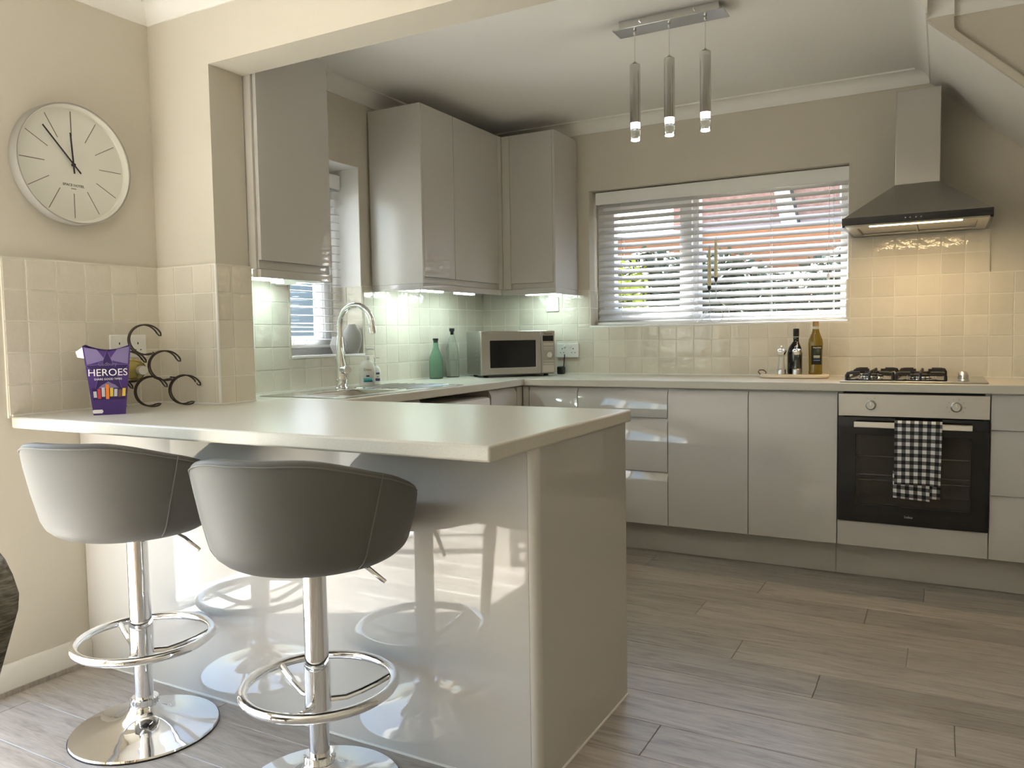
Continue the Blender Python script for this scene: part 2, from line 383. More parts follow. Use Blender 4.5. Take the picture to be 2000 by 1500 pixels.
# tiles ---------------------------------------------------------------
tile_cache = {}
def tile_mesh(wd, ht):
    k = (round(wd, 3), round(ht, 3)); L = tile_cache.setdefault(k, [])
    if len(L) < (6 if wd > .09 and ht > .09 else 1):
        b = MB(); c = .0018; n = 4; xs = [-wd / 2 + c + (wd - 2 * c) * i / (n - 1) for i in range(n)]; zs = [-ht / 2 + c + (ht - 2 * c) * i / (n - 1) for i in range(n)]
        P = [(x, -random.uniform(0, .0009) - (.0004 if 0 < i < n - 1 and 0 < j < n - 1 else 0), z) for i, x in enumerate(xs) for j, z in enumerate(zs)]
        b.add(P, [(i * n + j, (i + 1) * n + j, (i + 1) * n + j + 1, i * n + j + 1) for i in range(n - 1) for j in range(n - 1)])
        ring = [0, n * (n - 1), n * n - 1, n - 1]; q = len(b.v)
        b.v += [Vector((sx * wd / 2, .008, sz * ht / 2)) for sx, sz in ((-1, -1), (1, -1), (1, 1), (-1, 1))]
        b.f += [(q, q + 1) + tuple(i * n for i in range(n - 1, -1, -1)), (q + 1, q + 2) + tuple(n * (n - 1) + j for j in range(n - 1, -1, -1)),
                (q + 2, q + 3) + tuple(i * n + n - 1 for i in range(n)), (q + 3, q) + tuple(range(n))]
        me = b.mesh('tile', 50); me.materials.append(M['tile']); L.append(me)
    return random.choice(L)
def tile_field(parent, face, u0, u1, z0, rows, ph, anchor, pw=.1025, holes=(), gap=.0025):
    """face: ('x', value, +1) tiles whose front looks along +x ... ; anchor = a column joint"""
    ax, val, sg = face
    cols = []
    k0 = math.floor((u0 - anchor) / pw)
    while anchor + k0 * pw < u1 - 1e-4:
        a = max(u0, anchor + k0 * pw); b = min(u1, anchor + (k0 + 1) * pw); k0 += 1
        if b - a > .008: cols.append((a, b))
    for r in range(rows):
        for a, b in cols:
            rects = [(a, b, z0 + r * ph, z0 + (r + 1) * ph)]
            for (ha, hb, hz0, hz1) in holes:
                nr = []
                for (p, q, s_, t) in rects:
                    if q <= ha or p >= hb or t <= hz0 or s_ >= hz1: nr.append((p, q, s_, t)); continue
                    if s_ < hz0 - .006: nr.append((p, q, s_, hz0))
                    s2 = max(s_, hz0)
                    if t > hz1 + .006: nr.append((p, q, hz1, t))
                    t2 = min(t, hz1)
                    if p < ha - .006: nr.append((p, ha, s2, t2))
                    if q > hb + .006: nr.append((hb, q, s2, t2))
                rects = nr
            for (p, q, s_, t) in rects:
                if q - p < .008 or t - s_ < .008: continue
                o = bpy.data.objects.new('tile', tile_mesh(q - p - gap, t - s_ - gap)); col.objects.link(o); o.parent = parent
                c = (p + q) / 2; d = val - sg * random.uniform(0, .0006)
                pos = Vector((d, c, (s_ + t) / 2)) if ax == 'x' else Vector((c, d, (s_ + t) / 2))
                rz = {('x', 1): math.pi / 2, ('x', -1): -math.pi / 2, ('y', -1): 0, ('y', 1): math.pi}[(ax, sg)]
                o.location = pos - parent.location
                o.rotation_euler = (random.gauss(0, .004), 0, rz + random.gauss(0, .004))
    # bed of grout behind the tiles
def grout(parent, x0, x1, y0, y1, z0, z1): return MB().box(x0, x1, y0, y1, z0, z1).build('grout', 'grout', parent, smooth=False)
W = .91
PH_D, PH_K = .1036, .1009
tile_field(wl, ('x', TX_D, 1), -2.99, TX_D * 0 - 2.4146, W, 5, PH_D, -2.4146 - .0905)
grout(wl, XD - .001, TX_D - .0015, -2.991, NY0 - .001, W - .005, W + 5 * PH_D + .003)
tile_field(wn, ('y', NY0 - .010, -1), TX_D, .29, W, 5, PH_D, .063)
grout(wn, XD, .2885, NY0 - .0085, NY0 + .001, W - .005, W + 5 * PH_D + .003)
tile_field(wn, ('x', .29, 1), NY0 - .010, NY1 + .006, W, 5, PH_D, NY1 + .006)
grout(wn, NX - .001, .2885, NY0 - .009, NY1 + .003, W - .005, W + 5 * PH_D + .003)
struct(MB().prism([(.2935, NY0 - .0135), (.2935, NY0 - .004), (.284, NY0 - .004), (.284, NY0 - .0135)], 'z', W, W + 5 * PH_D + .002).build('trim_1', 'white_plastic', bevel=.003), 'white tile edge trim on the corner of the nib')
tile_field(wk, ('x', TX_K, 1), NY1 + .002, TY_B, W, 5, PH_K, TY_B, holes=[(LW['y0'], LW['y1'], LW['z0'], LW['z1'])])
for a, b_ in ((NY1, LW['y0']), (LW['y1'], YB)): grout(wk, -.001, TX_K - .0015, a, b_, W - .005, W + 5 * PH_K + .002)
grout(wk, -.001, TX_K - .0015, LW['y0'], LW['y1'], W - .005, LW['z0'])
tile_field(wb, ('y', TY_B, -1), TX_K, XR, W, 5, PH_K, 2.8225, pw=.102, holes=[(BW['x0'], BW['x1'], BW['z0'], BW['z1'])])
tile_field(wb, ('y', TY_B, -1), BW['x1'] + .001, 2.8225, W + 5 * PH_K, 2, PH_K, 2.8225, pw=.102)
for a, b_, c in ((.003, BW['x0'], 5), (BW['x1'], 2.823, 7), (2.823, XR, 5)): grout(wb, a, b_, TY_B + .0015, YB + .001, W - .005, W + c * PH_K + .002)
grout(wb, BW['x0'], BW['x1'], TY_B + .0015, YB + .001, W - .005, BW['z0'])
# tiled reveals of the two windows
tile_field(wk, ('y', LW['y1'] - .009, -1), -.194, .010, LW['z0'] + .012, 4, (W + 5 * PH_K - LW['z0'] - .012) / 4 + .0001, .010)
grout(wk, -.194, .010, LW['y1'] - .0075, LW['y1'] + .001, LW['z0'] + .01, W + 5 * PH_K)
tile_field(wb, ('x', BW['x0'] + .009, 1), -.028, .09, BW['z0'] + .012, 2, (W + 5 * PH_K - BW['z0'] - .012) / 2, -.028)
grout(wb, BW['x0'] - .001, BW['x0'] + .0075, -.028, .09, BW['z0'] + .01, W + 5 * PH_K)
tile_field(wb, ('x', BW['x1'] - .009, -1), -.028, .09, BW['z0'] + .012, 2, (W + 5 * PH_K - BW['z0'] - .012) / 2, -.028)

# coving --------------------------------------------------------------
CV = .068
prof = [(0, 0), (0, -CV), (.006, -CV)] + [(.006 + (CV - .014) * (1 - math.cos(math.radians(a))), -CV + .004 + (CV - .012) * math.sin(math.radians(a))) for a in (0, 18, 36, 54, 72, 90)] + [(CV, -.008), (CV, 0)]
tn = 2
def coving(axis, base, sg, a, b, label):
    global tn
    p = [(base + sg * d, H + z) for d, z in prof]
    o = MB().prism(p, 'y' if axis == 'x' else 'x', a, b).build('trim_%d' % tn, 'coving'); tn += 1; struct(o, label)
coving('y', YB, -1, XK, 2.56, 'white coving along the top of the back wall')
coving('x', XK, 1, NY1, YB, 'white coving above the sink wall')
coving('x', 2.562, -1, -.998, YB, 'white coving beside the sloping stair soffit')
coving('y', -.905, -1, 2.64, XR, 'white coving above the stair wall')
coving('y', -.932, -1, 2.556, 2.652, 'short white coving return on the stair pier')
coving('y', NY1, 1, XK, XR, 'white coving on the kitchen side of the beam')
coving('y', NY0, -1, XD, XR, 'white coving above the beam on the dining side')
coving('x', XD, 1, YR, NY0, 'white coving above the clock wall')
# stair soffit and wall at the right
SL = -.942
def zs(x): return 2.302 + SL * (x - 2.605)
xe = 3.98
so_ = MB().prism([(2.562, zs(2.562)), (xe, zs(xe)), (xe, zs(xe) + .08), (2.562 + .02, H - .002), (2.562, H - .002)], 'y', -.895, YB).build('trim_stair_soffit', 'ceiling'); struct(so_, 'white sloping underside of the staircase')
ws = MB().prism([(2.60, zs(2.60)), (xe, zs(xe)), (XR, zs(xe)), (XR, H - .002), (2.60, H - .002)], 'y', -.905, -.897).build('wall_stairs', 'paint'); struct(ws, 'beige wall above the sloping stair edge')
struct(MB().prism([(2.562, zs(2.562) - .006), (2.652, zs(2.652) - .006), (2.652, H - .003), (2.562, H - .003)], 'y', -.932, -.898).build('wall_pier', 'paint'), 'short beige pier at the top of the stair soffit')
struct(MB().prism([(2.645, zs(2.645) - .004), (xe, zs(xe) - .004), (xe, zs(xe) + .03), (2.645, zs(2.645) + .03)], 'y', -.930, -.9052).build('trim_stair_string', 'paint'), 'beige stair string board along the soffit edge')
struct(MB().box(xe, XR, -.905, YB, 0, zs(xe)).build('wall_stair_end', 'paint'))
# skirting
sk = MB().prism([(XD, 0), (XD + .016, 0), (XD + .016, .085), (XD + .008, .1), (XD, .1)], 'y', DOOR_Y1, -2.752).build('baseboard_left', 'skirting'); struct(sk, 'white skirting board under the clock wall')
MB().box(XD + .0165, XD + .022, DOOR_Y1, -2.752, 0, .016).build('floor_bead', 'plank', sk)
struct(MB().prism([(XD, 0), (XD + .016, 0), (XD + .016, .085), (XD + .008, .1), (XD, .1)], 'y', YR, DOOR_Y0).build('baseboard_left', 'skirting'))
struct(MB().box(XD, XR, YR, YR + .016, 0, .1).build('baseboard_rear', 'skirting'))

# ------------------------------------------------------------------ windows, patio door
def pane(parent, *b): return MB().box(*b).build('pane', 'glass', parent, smooth=False)
def frame_rect(mb, axis, us, vs, t0, t1, wd):
    a, b = us; c, d = vs
    mb.cells(axis, [a, a + wd, b - wd, b], [c, c + wd, d - wd, d], lambda i, j: not (i == 1 and j == 1), t0, t1)
w1 = thing('window_1', (1.475, .15, BW['z0']), 'white framed wide window in the back wall', 'window'); del w1['category']; struct(w1)
fy0, fy1 = .115, .185
fm = MB(); fm.cells('y', [BW['x0'], BW['x0'] + .05, 1.335, 1.385, BW['x1'] - .05, BW['x1']], [BW['z0'], BW['z0'] + .05, BW['z1'] - .05, BW['z1']], lambda i, j: not (i in (1, 3) and j == 1), fy0, fy1)
fm.build('window_frame', 'pvc', w1, bevel=.004)
sm = MB(); frame_rect(sm, 'y', (BW['x0'] + .04, 1.35), (BW['z0'] + .04, BW['z1'] - .04), fy0 - .018, fy0 + .045, .075); sm.build('sash', 'pvc', w1, bevel=.006)
pane(w1, BW['x0'] + .1, 1.29, .145, .151, BW['z0'] + .1, BW['z1'] - .1)
pane(w1, 1.38, BW['x1'] - .045, .145, .151, BW['z0'] + .045, BW['z1'] - .045)
MB().box(BW['x0'], BW['x1'], -.030, .12, BW['z0'] - .001, BW['z0'] + .012).build('window_sill', 'pvc', w1, bevel=.003)
w2 = thing('window_2', (-.15, -1.495, LW['z0']), 'small white framed window over the sink', 'window'); del w2['category']; struct(w2)
fm = MB(); fm.cells('x', [LW['y0'], LW['y0'] + .05, LW['y1'] - .05, LW['y1']], [LW['z0'], LW['z0'] + .05, LW['z1'] - .05, LW['z1']], lambda i, j: not (i == 1 and j == 1), -.249, -.195)
fm.build('window_frame', 'pvc', w2, bevel=.004)
sm = MB(); frame_rect(sm, 'x', (LW['y0'] + .04, LW['y1'] - .04), (LW['z0'] + .04, LW['z1'] - .04), -.238, -.182, .065); sm.build('sash', 'pvc', w2, bevel=.006)
pane(w2, -.213, -.207, LW['y0'] + .09, LW['y1'] - .09, LW['z0'] + .09, LW['z1'] - .09)
MB().box(-.195, .014, LW['y0'], LW['y1'], LW['z0'] - .001, LW['z0'] + .012).build('window_sill', 'pvc', w2, bevel=.003)
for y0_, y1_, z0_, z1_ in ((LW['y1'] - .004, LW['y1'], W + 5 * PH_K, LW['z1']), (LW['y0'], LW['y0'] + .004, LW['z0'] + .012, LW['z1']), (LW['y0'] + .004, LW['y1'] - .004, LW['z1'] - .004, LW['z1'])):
    MB().box(-.195, -.0005, y0_, y1_, z0_, z1_).build('lit_reveal_lining', 'ceiling', w2)  # white lining added; daylight on jambs and head is put into its colour
hd = MB().box(-.1815, -.172, -1.47, -1.45, LW['z0'] + .055, LW['z0'] + .085); hd.box(-.178, -.1745, -1.55, -1.45, LW['z0'] + .062, LW['z0'] + .078); hd.build('window_handle', 'pvc', w2, bevel=.003)
d1 = thing('door_1', (XD - .19, (DOOR_Y0 + DOOR_Y1) / 2, 0), 'white framed sliding patio door beside the dining table', 'door'); del d1['category']; struct(d1)
fm = MB(); fm.cells('x', [DOOR_Y0, DOOR_Y0 + .06, -5.37, -5.29, -4.29, -4.21, DOOR_Y1 - .06, DOOR_Y1], [-.02, .05, DOOR_H - .06, DOOR_H], lambda i, j: not (i in (1, 3, 5) and j == 1), XD - .23, XD - .15)
fm.build('door_frame', 'pvc', d1, bevel=.004)
for a, b_ in ((DOOR_Y0 + .06, -5.37), (-5.29, -4.29), (-4.21, DOOR_Y1 - .06)): pane(d1, XD - .194, XD - .186, a, b_, .05, DOOR_H - .06)
MB().box(XD - .26, XD + .01, DOOR_Y0, DOOR_Y1, -.02, .012).build('threshold', 'pvc', d1, bevel=.003)

def blind(name, axis, wall_pos, u0, u1, ztop, zbot, n, tilt, sg, label, tapes):
    """slat blind; axis = direction the slats run; sg = room side sign on the other axis"""
    c = (u0 + u1) / 2
    root = thing(name, (c, wall_pos, zbot) if axis == 'x' else (wall_pos, c, zbot), label, 'blind')
    L = u1 - u0
    def P(u, d, z): return (u, wall_pos + sg * d, z) if axis == 'x' else (wall_pos + sg * d, u, z)
    def bx(a, b, d0, d1, z0, z1, nm, m, bev=.002):
        p, q = P(a, d0, z0), P(b, d1, z1)
        return MB().box(min(p[0], q[0]), max(p[0], q[0]), min(p[1], q[1]), max(p[1], q[1]), z0, z1).build(nm, m, root, bevel=bev)
    bx(u0, u1, -.028, .022, ztop - .045, ztop, 'head_rail', 'pvc')
    bx(u0 - .004, u1 + .004, .024, .032, ztop - .075, ztop - .002, 'valance', 'pvc')
    bx(u0, u1, -.025, .025, zbot, zbot + .016, 'bottom_rail', 'pvc', .004)
    zs_ = [ztop - .082 - (ztop - .082 - zbot - .040) * i / (n - 1) for i in range(n)]
    ca, sa = math.cos(tilt), math.sin(tilt)
    b = MB(); pr = []
    for t in (-1, -.6, -.2, .2, .6, 1): pr.append((t * .025, .0022 * (1 - t * t)))
    poly = [(d, z + .0014) for d, z in pr] + [(d, z - .0014) for d, z in reversed(pr)]
    poly = [(sg * (d * ca + z * sa), z * ca - d * sa) for d, z in poly]
    b.prism(poly, axis, -L / 2 + .004, L / 2 - .004)
    me = b.mesh('slat', 30); me.materials.append(M['slat'])
    for z in zs_:
        o = bpy.data.objects.new('slat', me); col.objects.link(o); o.parent = root; o.location = (0, 0, z - zbot)
    for t in tapes:
        m = MB()
        for d in (-.024, .024): m.tube([P(t, d, zbot + .01), P(t, d, ztop - .04)], .0011, 5)
        m.build('ladder_cord', 'tape', root)
    return root
bl = blind('venetian_blind', 'x', .052, BW['x0'] + .03, BW['x1'] - .006, BW['z1'] - .006, BW['z0'] + .014, 18, math.radians(33), -1, 'wide white venetian blind in the back window', (.94, 1.38, 1.80, 2.12))
MB().tube([(2.10, .018, 1.93), (2.098, .012, 1.45)], .0012, 5).lathe([(.002, 0), (.007, .01), (.007, .03), (.003, .038)], 10, (2.098, .012, 1.415)).build('pull_cord', 'tape', bl)
MB().tube([(1.405, .016, 1.93), (1.403, .012, 1.30)], .0012, 5).build('pull_cord', 'tape', bl)
blind('venetian_blind', 'y', -.146, LW['y0'] + .012, LW['y1'] - .014, LW['z1'] - .03, LW['z0'] + .016 + .03, 20, math.radians(6), 1, 'narrow white venetian blind in the sink window', (-1.66, -1.33))

# ------------------------------------------------------------------ worktop
wt = thing('worktop', (.6, -2.0, .872), 'pale stone-effect worktop running round the kitchen and out as the breakfast bar', 'worktop')
B = .872; XP, Y1, Y2 = 1.7754, -2.9863, -2.1008
TN = .2925
MB().cells('z', [TX_D + .0005, TN, XP], [Y1, NY0 - .0125, Y2], lambda i, j: not (i == 0 and j == 1), B, W).build('breakfast_bar_top', 'worktop', wt, bevel=.006, seg=3)
SX0, SX1, SY0, SY1 = .24, .53, -1.96, -1.60      # sink bowl opening
xs = [TX_K + .0005, TN, .6]; 
MB().cells('z', [TX_K + .0005, SX0, TN, SX1, .6], [NY1 + .002, Y2, SY0, SY1, -.6, TY_B - .0005],
           lambda i, j: (j > 0 or i < 2) and not (i in (1, 2) and j == 2), B, W).build('sink_side_top', 'worktop', wt, bevel=.004)
MB().box(.6, XR - .001, -.6, TY_B - .0005, B, W).build('cooker_side_top', 'worktop', wt, bevel=.004)
for par, bx_ in ((wk, (TX_K, TX_K + .006, NY1 + .01, -.036)), (wb, (TX_K, 3.9, TY_B - .006, TY_B)), (wl, (TX_D, TX_D + .006, Y1 + .004, NY0 - .016)), (wn, (TX_D, .29, NY0 - .016, NY0 - .010)), (wn, (.29, .296, NY0 - .012, NY1))):
    MB().box(*bx_, W + .0003, W + .006).build('sealant', 'white_plastic', par)

# ------------------------------------------------------------------ base units
def J(t, z0, z1, top=True, d=.030, s=.0155):
    if top: return [(0, z0), (t, z0), (t, z1 - d), (t - s, z1 - .004), (t - s, z1), (0, z1)]
    return [(0, z0), (t - s, z0), (t - s, z0 + .004), (t, z0 + d), (t, z1), (0, z1)]
def front(parent, name, axis, face, sg, a, b, z0, z1, top=True, m='lacquer', t=.018):
    """handleless front with a finger groove; face = outer plane on `axis`, looking along sg"""
    pr = [(face - sg * (t - d), z) for d, z in J(t, z0, z1, top)]
    return MB().prism(pr, 'x' if axis == 'y' else 'y', a + .0015, b - .0015).build(name, m, parent, bevel=.0015)
YF = -.58; ZB, ZT = .164, .866
def base_unit(name, x0, x1, label, fronts, group=None):
    r = thing(name, ((x0 + x1) / 2, -.3, ZB), label, 'cabinet', group)
    MB().box(x0, x1, YF + .0185, TY_B - .002, ZB, B - .0005).build('carcass', 'carcass', r)
    for nm, a, b_, z0, z1 in fronts: front(r, nm, 'y', YF, -1, a, b_, z0, z1)
    return r
DR = [(.718, ZT), (.440, .715), (ZB, .437)]
u = base_unit('corner_cabinet', .602, .915, 'narrow grey base cabinet tucked in the worktop corner', [('door', .622, .915, ZB, ZT)])
MB().box(.585, .6205, YF, YF + .016, ZB, ZT).build('corner_post', 'lacquer', u)
base_unit('drawer_cabinet', .915, 1.4125, 'grey three-drawer base cabinet left of the two tall doors', [('drawer_front', .915, 1.4125, a, b_) for a, b_ in DR])
base_unit('base_cabinet', 1.4125, 1.8126, 'grey handleless base cabinet beside the three-drawer cabinet under the window', [('door', 1.4125, 1.8126, ZB, ZT)])
base_unit('base_cabinet', 1.8126, 2.2145, 'grey handleless base cabinet directly left of the oven', [('door', 1.8126, 2.2145, ZB, ZT)])
base_unit('drawer_cabinet', 2.8145, 3.3145, 'grey three-drawer base cabinet right of the oven', [('drawer_front', 2.8145, 3.3145, a, b_) for a, b_ in DR])
base_unit('base_cabinet', 3.3145, 3.90, 'grey base cabinet at the far end under the stairs', [('door', 3.3145, 3.90, ZB, ZT)])
for a, b_, lb in ((.56, 2.2, 'grey kick board under the cabinets by the window'), (2.2015, 3.9, 'grey kick board under the oven')):
    tag(MB().box(a, b_, -.478, -.462, .001, ZB - .001).build('kick_board', 'plinth', bevel=.001), lb, 'kick board')
# oven housing and oven
oh = thing('oven_housing', (2.5145, -.3, ZB), 'grey housing panel under the built-in oven', 'cabinet')
MB().cells('y', [2.2155, 2.2335, 2.7955, 2.8135], [ZB, .279, .870], lambda i, j: j == 0 or i != 1, YF + .0185, -.06).build('carcass', 'carcass', oh)
MB().box(2.2165, 2.8125, YF, YF + .018, ZB, .2765).build('panel', 'lacquer', oh, bevel=.0015)
ov = thing('oven', (2.5145, -.3, .279), 'built-in stainless and black glass single oven', 'oven')
X3, X4 = 2.2175, 2.8115
ib = MB(); ib.cells('y', [2.236, 2.275, 2.755, 2.793], [.281, .33, .70, .865], lambda i, j: not (i == 1 and j == 1), YF + .02, -.16); ib.box(2.236, 2.793, -.16, -.15, .281, .865); ib.build('cavity', 'oven_inside', ov)
MB().box(X3, X4, YF - .004, YF + .018, .760, .862).build('control_panel', 'steel', ov, bevel=.002)
dm = MB(); dm.cells('y', [X3, 2.292, 2.746, X4], [.2805, .362, .678, .7575], lambda i, j: not (i == 1 and j == 1), YF - .012, YF + .017)
dr = dm.build('door', 'black_glass', ov, bevel=.0015)
MB().box(2.290, 2.748, YF - .010, YF - .004, .360, .680).build('window', 'window_smoke', dr, smooth=False)
hb = MB(); hb.prism([(YF - .062, .716), (YF - .060, .739), (YF - .048, .741), (YF - .046, .714)], 'x', 2.288, 2.748)
hb.box(2.305, 2.325, YF - .048, YF - .011, .722, .734); hb.box(2.712, 2.732, YF - .048, YF - .011, .722, .734); hb.build('handle', 'alu', dr, bevel=.002)
text('lettering', 'beko', .017, 'label_grey', dr, frame(Vector((2.51, YF - .0124, .318)) - Vector(ov.location), (1, 0, 0), (0, 0, 1), (0, -1, 0)))
for zz in (.575, .49, .465):
    m = MB(); m.tube([(2.28, YF + .05, zz), (2.75, YF + .05, zz)], .003, 6)
    if zz != .49:
        for k in range(13): m.tube([(2.285 + k * .038, YF + .05, zz), (2.285 + k * .038, -.18, zz)], .0015, 4)
    m.build('oven_rack', 'chrome', ov)
for kx in (2.353, 2.687):
    kb = MB().lathe([(.0225, 0), (.0225, .004), (.0195, .006), (.0185, .024), (.016, .027), (0, .027)], 28, (kx, YF - .0045, .812), mtx=Matrix.Rotation(math.pi / 2, 3, 'X')).build('knob', 'steel', ov)
    MB().box(kx - .002, kx + .002, YF - .0335, YF - .030, .812, .829).build('knob_pointer', 'white_plastic', kb)
    for a in range(-130, 131, 52 if kx < 2.5 else 37):
        if kx < 2.5 and abs(a) > 60: continue
        x, z = kx + .034 * math.sin(math.radians(a)), .812 + .034 * math.cos(math.radians(a)); MB().box(x - .0022, x + .0022, YF - .0048, YF - .0042, z - .0022, z + .0022).build('dial_mark', 'label_grey', ov)
# tea towel over the oven handle
def towel():
    tx0, tx1 = 2.452, 2.636; n = 17; path = []
    yo, yi = YF - .069, YF - .040; zt = .748
    for i in range(13): path.append((yi, .50 + (zt - .006 - .50) * i / 12))
    path += [(yi - .004, zt), (yi - .012, zt + .003), (yo + .006, zt + .002), (yo, zt - .006)]
    for i in range(1, 25): path.append((yo - .004 * math.sin(i / 24 * 2), zt - .006 - (zt - .006 - .472) * i / 24))
    b = MB(); nv = len(path)
    def P(i, j):
        t = i / (n - 1); y, z = path[j]; k = max(0, (zt - z) / .3)
        return (tx0 + (tx1 - tx0) * t - .006 * k * (t - .3), y + (.0035 * math.sin(t * 9 + 1) * k if j > 14 else -.002 * math.sin(t * 7) * k), z + .004 * math.sin(t * 3) * k)
    b.grid(P, n, nv); 
    root = thing('tea_towel', (2.545, YF - .069, .41), 'black and white checked tea towel hanging over the oven handle', 'towel')
    s = [0]
    for j in range(1, nv): s.append(s[-1] + math.hypot(path[j][0] - path[j - 1][0], path[j][1] - path[j - 1][1]))
    def cloth(name, mb, uvf, th=.0025):
        o = mb.build(name, 'gingham', root); uv = o.data.uv_layers.new(name='UV')
        for lp in o.data.loops: uv.data[lp.index].uv = uvf(lp.vertex_index)
        q = o.modifiers.new('thick', 'SOLIDIFY'); q.thickness = th; q.offset = 0; return o
    c = .0325
    cloth('front_layer', b, lambda i: ((i // nv) / (n - 1) * .184 / c + .1, (s[i % nv] - s[-1]) / c + .25))
    nl = 8; b2 = MB(); x1b = 2.594
    b2.grid(lambda i, j: (tx0 - .004 + (x1b - tx0) * i / 8 + .002 * j / nl, yo + .0085 - .002 * math.sin(i * .7), .53 - (.53 - .412) * j / nl - .001 * i), 9, nl + 1)
    cloth('under_layer', b2, lambda i: ((i // (nl + 1)) / 8 * .142 / c + .55, (i % (nl + 1)) * .0148 / c + .1))
    b3 = MB(); b3.grid(lambda i, j: (2.592 + .040 * i / 4, yo + .0125 - .001 * i, .53 - (.53 - .416) * j / nl), 5, nl + 1)
    cloth('fold_layer', b3, lambda i: ((i // (nl + 1)) / 4 * .04 / c + .2, (i % (nl + 1)) * .0143 / c + .3))
towel()

# hob ---------------------------------------------------------------
hob = thing('gas_hob', (2.5145, -.30, W), 'four-burner stainless gas hob with black pan supports', 'hob')
HX0, HX1, HY0, HY1 = 2.2165, 2.8065, -.545, -.055
MB().prism([(HX0, HY0), (HX1, HY0), (HX1, HY1), (HX0, HY1)], 'z', W + .0005, W + .008).build('hob_plate', 'steel', hob, bevel=.003)
for bx_, by_, r in ((2.335, -.42, .036), (2.335, -.18, .045), (2.545, -.42, .045), (2.545, -.18, .036)):
    MB().lathe([(r + .03, 0), (r + .028, .003), (r, .005), (r, .018), (r * .6, .018), (r * .6, .005), (0, .005)], 24, (bx_, by_, W + .008)).build('burner_ring', 'chrome', hob)
    MB().lathe([(0, .018), (r * .92, .018), (r * .94, .024), (r * .8, .028), (0, .029)], 24, (bx_, by_, W + .008)).build('burner_cap', 'iron', hob)
    MB().cyl((bx_ - r - .008, by_, W + .008), (bx_ - r - .008, by_, W + .028), .003, n=8).build('igniter', 'white_plastic', hob)
def pan_support(x0, x1):
    m = MB(); zt = W + .048; y0, y1 = HY0 + .03, HY1 - .025; r = .0055
    def bar(p, q, hh=.012, ww=.009):
        p = Vector(p); q = Vector(q); d = (q - p).normalized(); sd = Vector((-d.y, d.x, 0)) * ww / 2
        vs = [p - sd, p + sd, q + sd, q - sd]; m.add([v - Vector((0, 0, hh)) for v in vs] + vs, [(0, 3, 2, 1), (4, 5, 6, 7), (0, 1, 5, 4), (1, 2, 6, 5), (2, 3, 7, 6), (3, 0, 4, 7)])
    for y in (y0, y1): m.box(x0, x1, y - .004, y + .004, W + .008, W + .014)
    for x in (x0, x1): m.box(x - .004, x + .004, y0, y1, W + .008, W + .014)
    cx = (x0 + x1) / 2
    for yc, (ya, yb2) in ((-.42, (y0, -.30)), (-.18, (-.30, y1))):
        for x, s_ in ((x0, 1), (x1, -1)):
            bar((x + s_ * .012, yc, zt), (cx - s_ * .026, yc, zt))
            m.tube([(x, yc, W + .010), (x, yc, zt - .018), (x + s_ * .005, yc, zt - .008), (x + s_ * .016, yc, zt - .005)], r, 6)
        for y, s_ in ((ya, 1), (yb2, -1)):
            yy = y if y in (y0, y1) else y
            bar((cx, y + s_ * .012, zt), (cx, yc - s_ * .026, zt))
            if y in (y0, y1): m.tube([(cx, y, W + .010), (cx, y, zt - .018), (cx, y + s_ * .005, zt - .008), (cx, y + s_ * .016, zt - .005)], r, 6)
    for x, s_ in ((x0, 1), (x1, -1)):
        for y in (y0, y1):
            m.tube([(x, y, W + .010), (x, y, zt - .018), (x + s_ * .006, y, zt - .007), (x + s_ * .02, y, zt - .005), (cx - s_ * .04, y, zt - .005)], r + .0015, 6)
    return m.build('pan_support', 'iron', hob)
pan_support(2.243, 2.437); pan_support(2.448, 2.645)
for i in range(4):
    MB().lathe([(.0215, .0), (.0215, .004), (.019, .006), (.0185, .026), (.016, .029), (0, .029)], 24, (2.715, -.47 + i * .085, W + .009)).build('knob', 'steel', hob)

# cooker hood -------------------------------------------------------
hd = thing('cooker_hood', (2.515, -.27, 1.618), 'stainless chimney cooker hood with black glass front edge and warm light strip', 'cooker hood')
QX0, QX1, QY0, QY1 = 2.216, 2.814, -.505, TY_B - .003
Z0, Z1 = 1.627, 1.660
py = MB(); a = [(QX0 + .004, QY0 + .006, Z1), (QX1 - .004, QY0 + .006, Z1), (QX1 - .004, QY1, Z1), (QX0 + .004, QY1, Z1)]; c = [(2.4215, -.300, 1.822), (2.6125, -.300, 1.822), (2.6125, QY1, 1.822), (2.4215, QY1, 1.822)]
py.add(a + c, [(0, 1, 5, 4), (1, 2, 6, 5), (2, 3, 7, 6), (3, 0, 4, 7), (4, 5, 6, 7), (0, 3, 2, 1)]); py.build('canopy', 'hood_steel', hd, bevel=.002, smooth=False)
MB().box(QX0, QX1, QY0, QY0 + .018, Z0, Z1).build('front_edge', 'black_glass', hd, bevel=.0015)
for x0 in (QX0, QX1 - .012): MB().box(x0, x0 + .012, QY0 + .018, QY1, Z0 - .006, Z1).build('side_edge', 'black_glass', hd)
MB().box(2.4245, 2.6095, -.298, QY1, 1.8225, 2.252).build('chimney', 'steel', hd, bevel=.002)
us = MB(); us.cells('z', [QX0 + .012, QX0 + .055, 2.51, 2.52, QX1 - .055, QX1 - .012], [QY0 + .018, QY0 + .10, QY1 - .05, QY1], lambda i, j: not (i in (1, 3) and j == 1), Z0 - .006, Z0 + .004); us.build('underside', 'hood_steel', hd, bevel=.002)
for x0, x1 in ((QX0 + .056, 2.509), (2.521, QX1 - .056)): MB().box(x0, x1, QY0 + .101, QY1 - .051, Z0 + .004, Z0 + .012).build('grease_filter', 'alu', hd)
MB().box(2.330, 2.700, QY0 + .024, QY0 + .040, Z0 - .010, Z0 - .0062).build('light_strip', 'led_hood', hd)
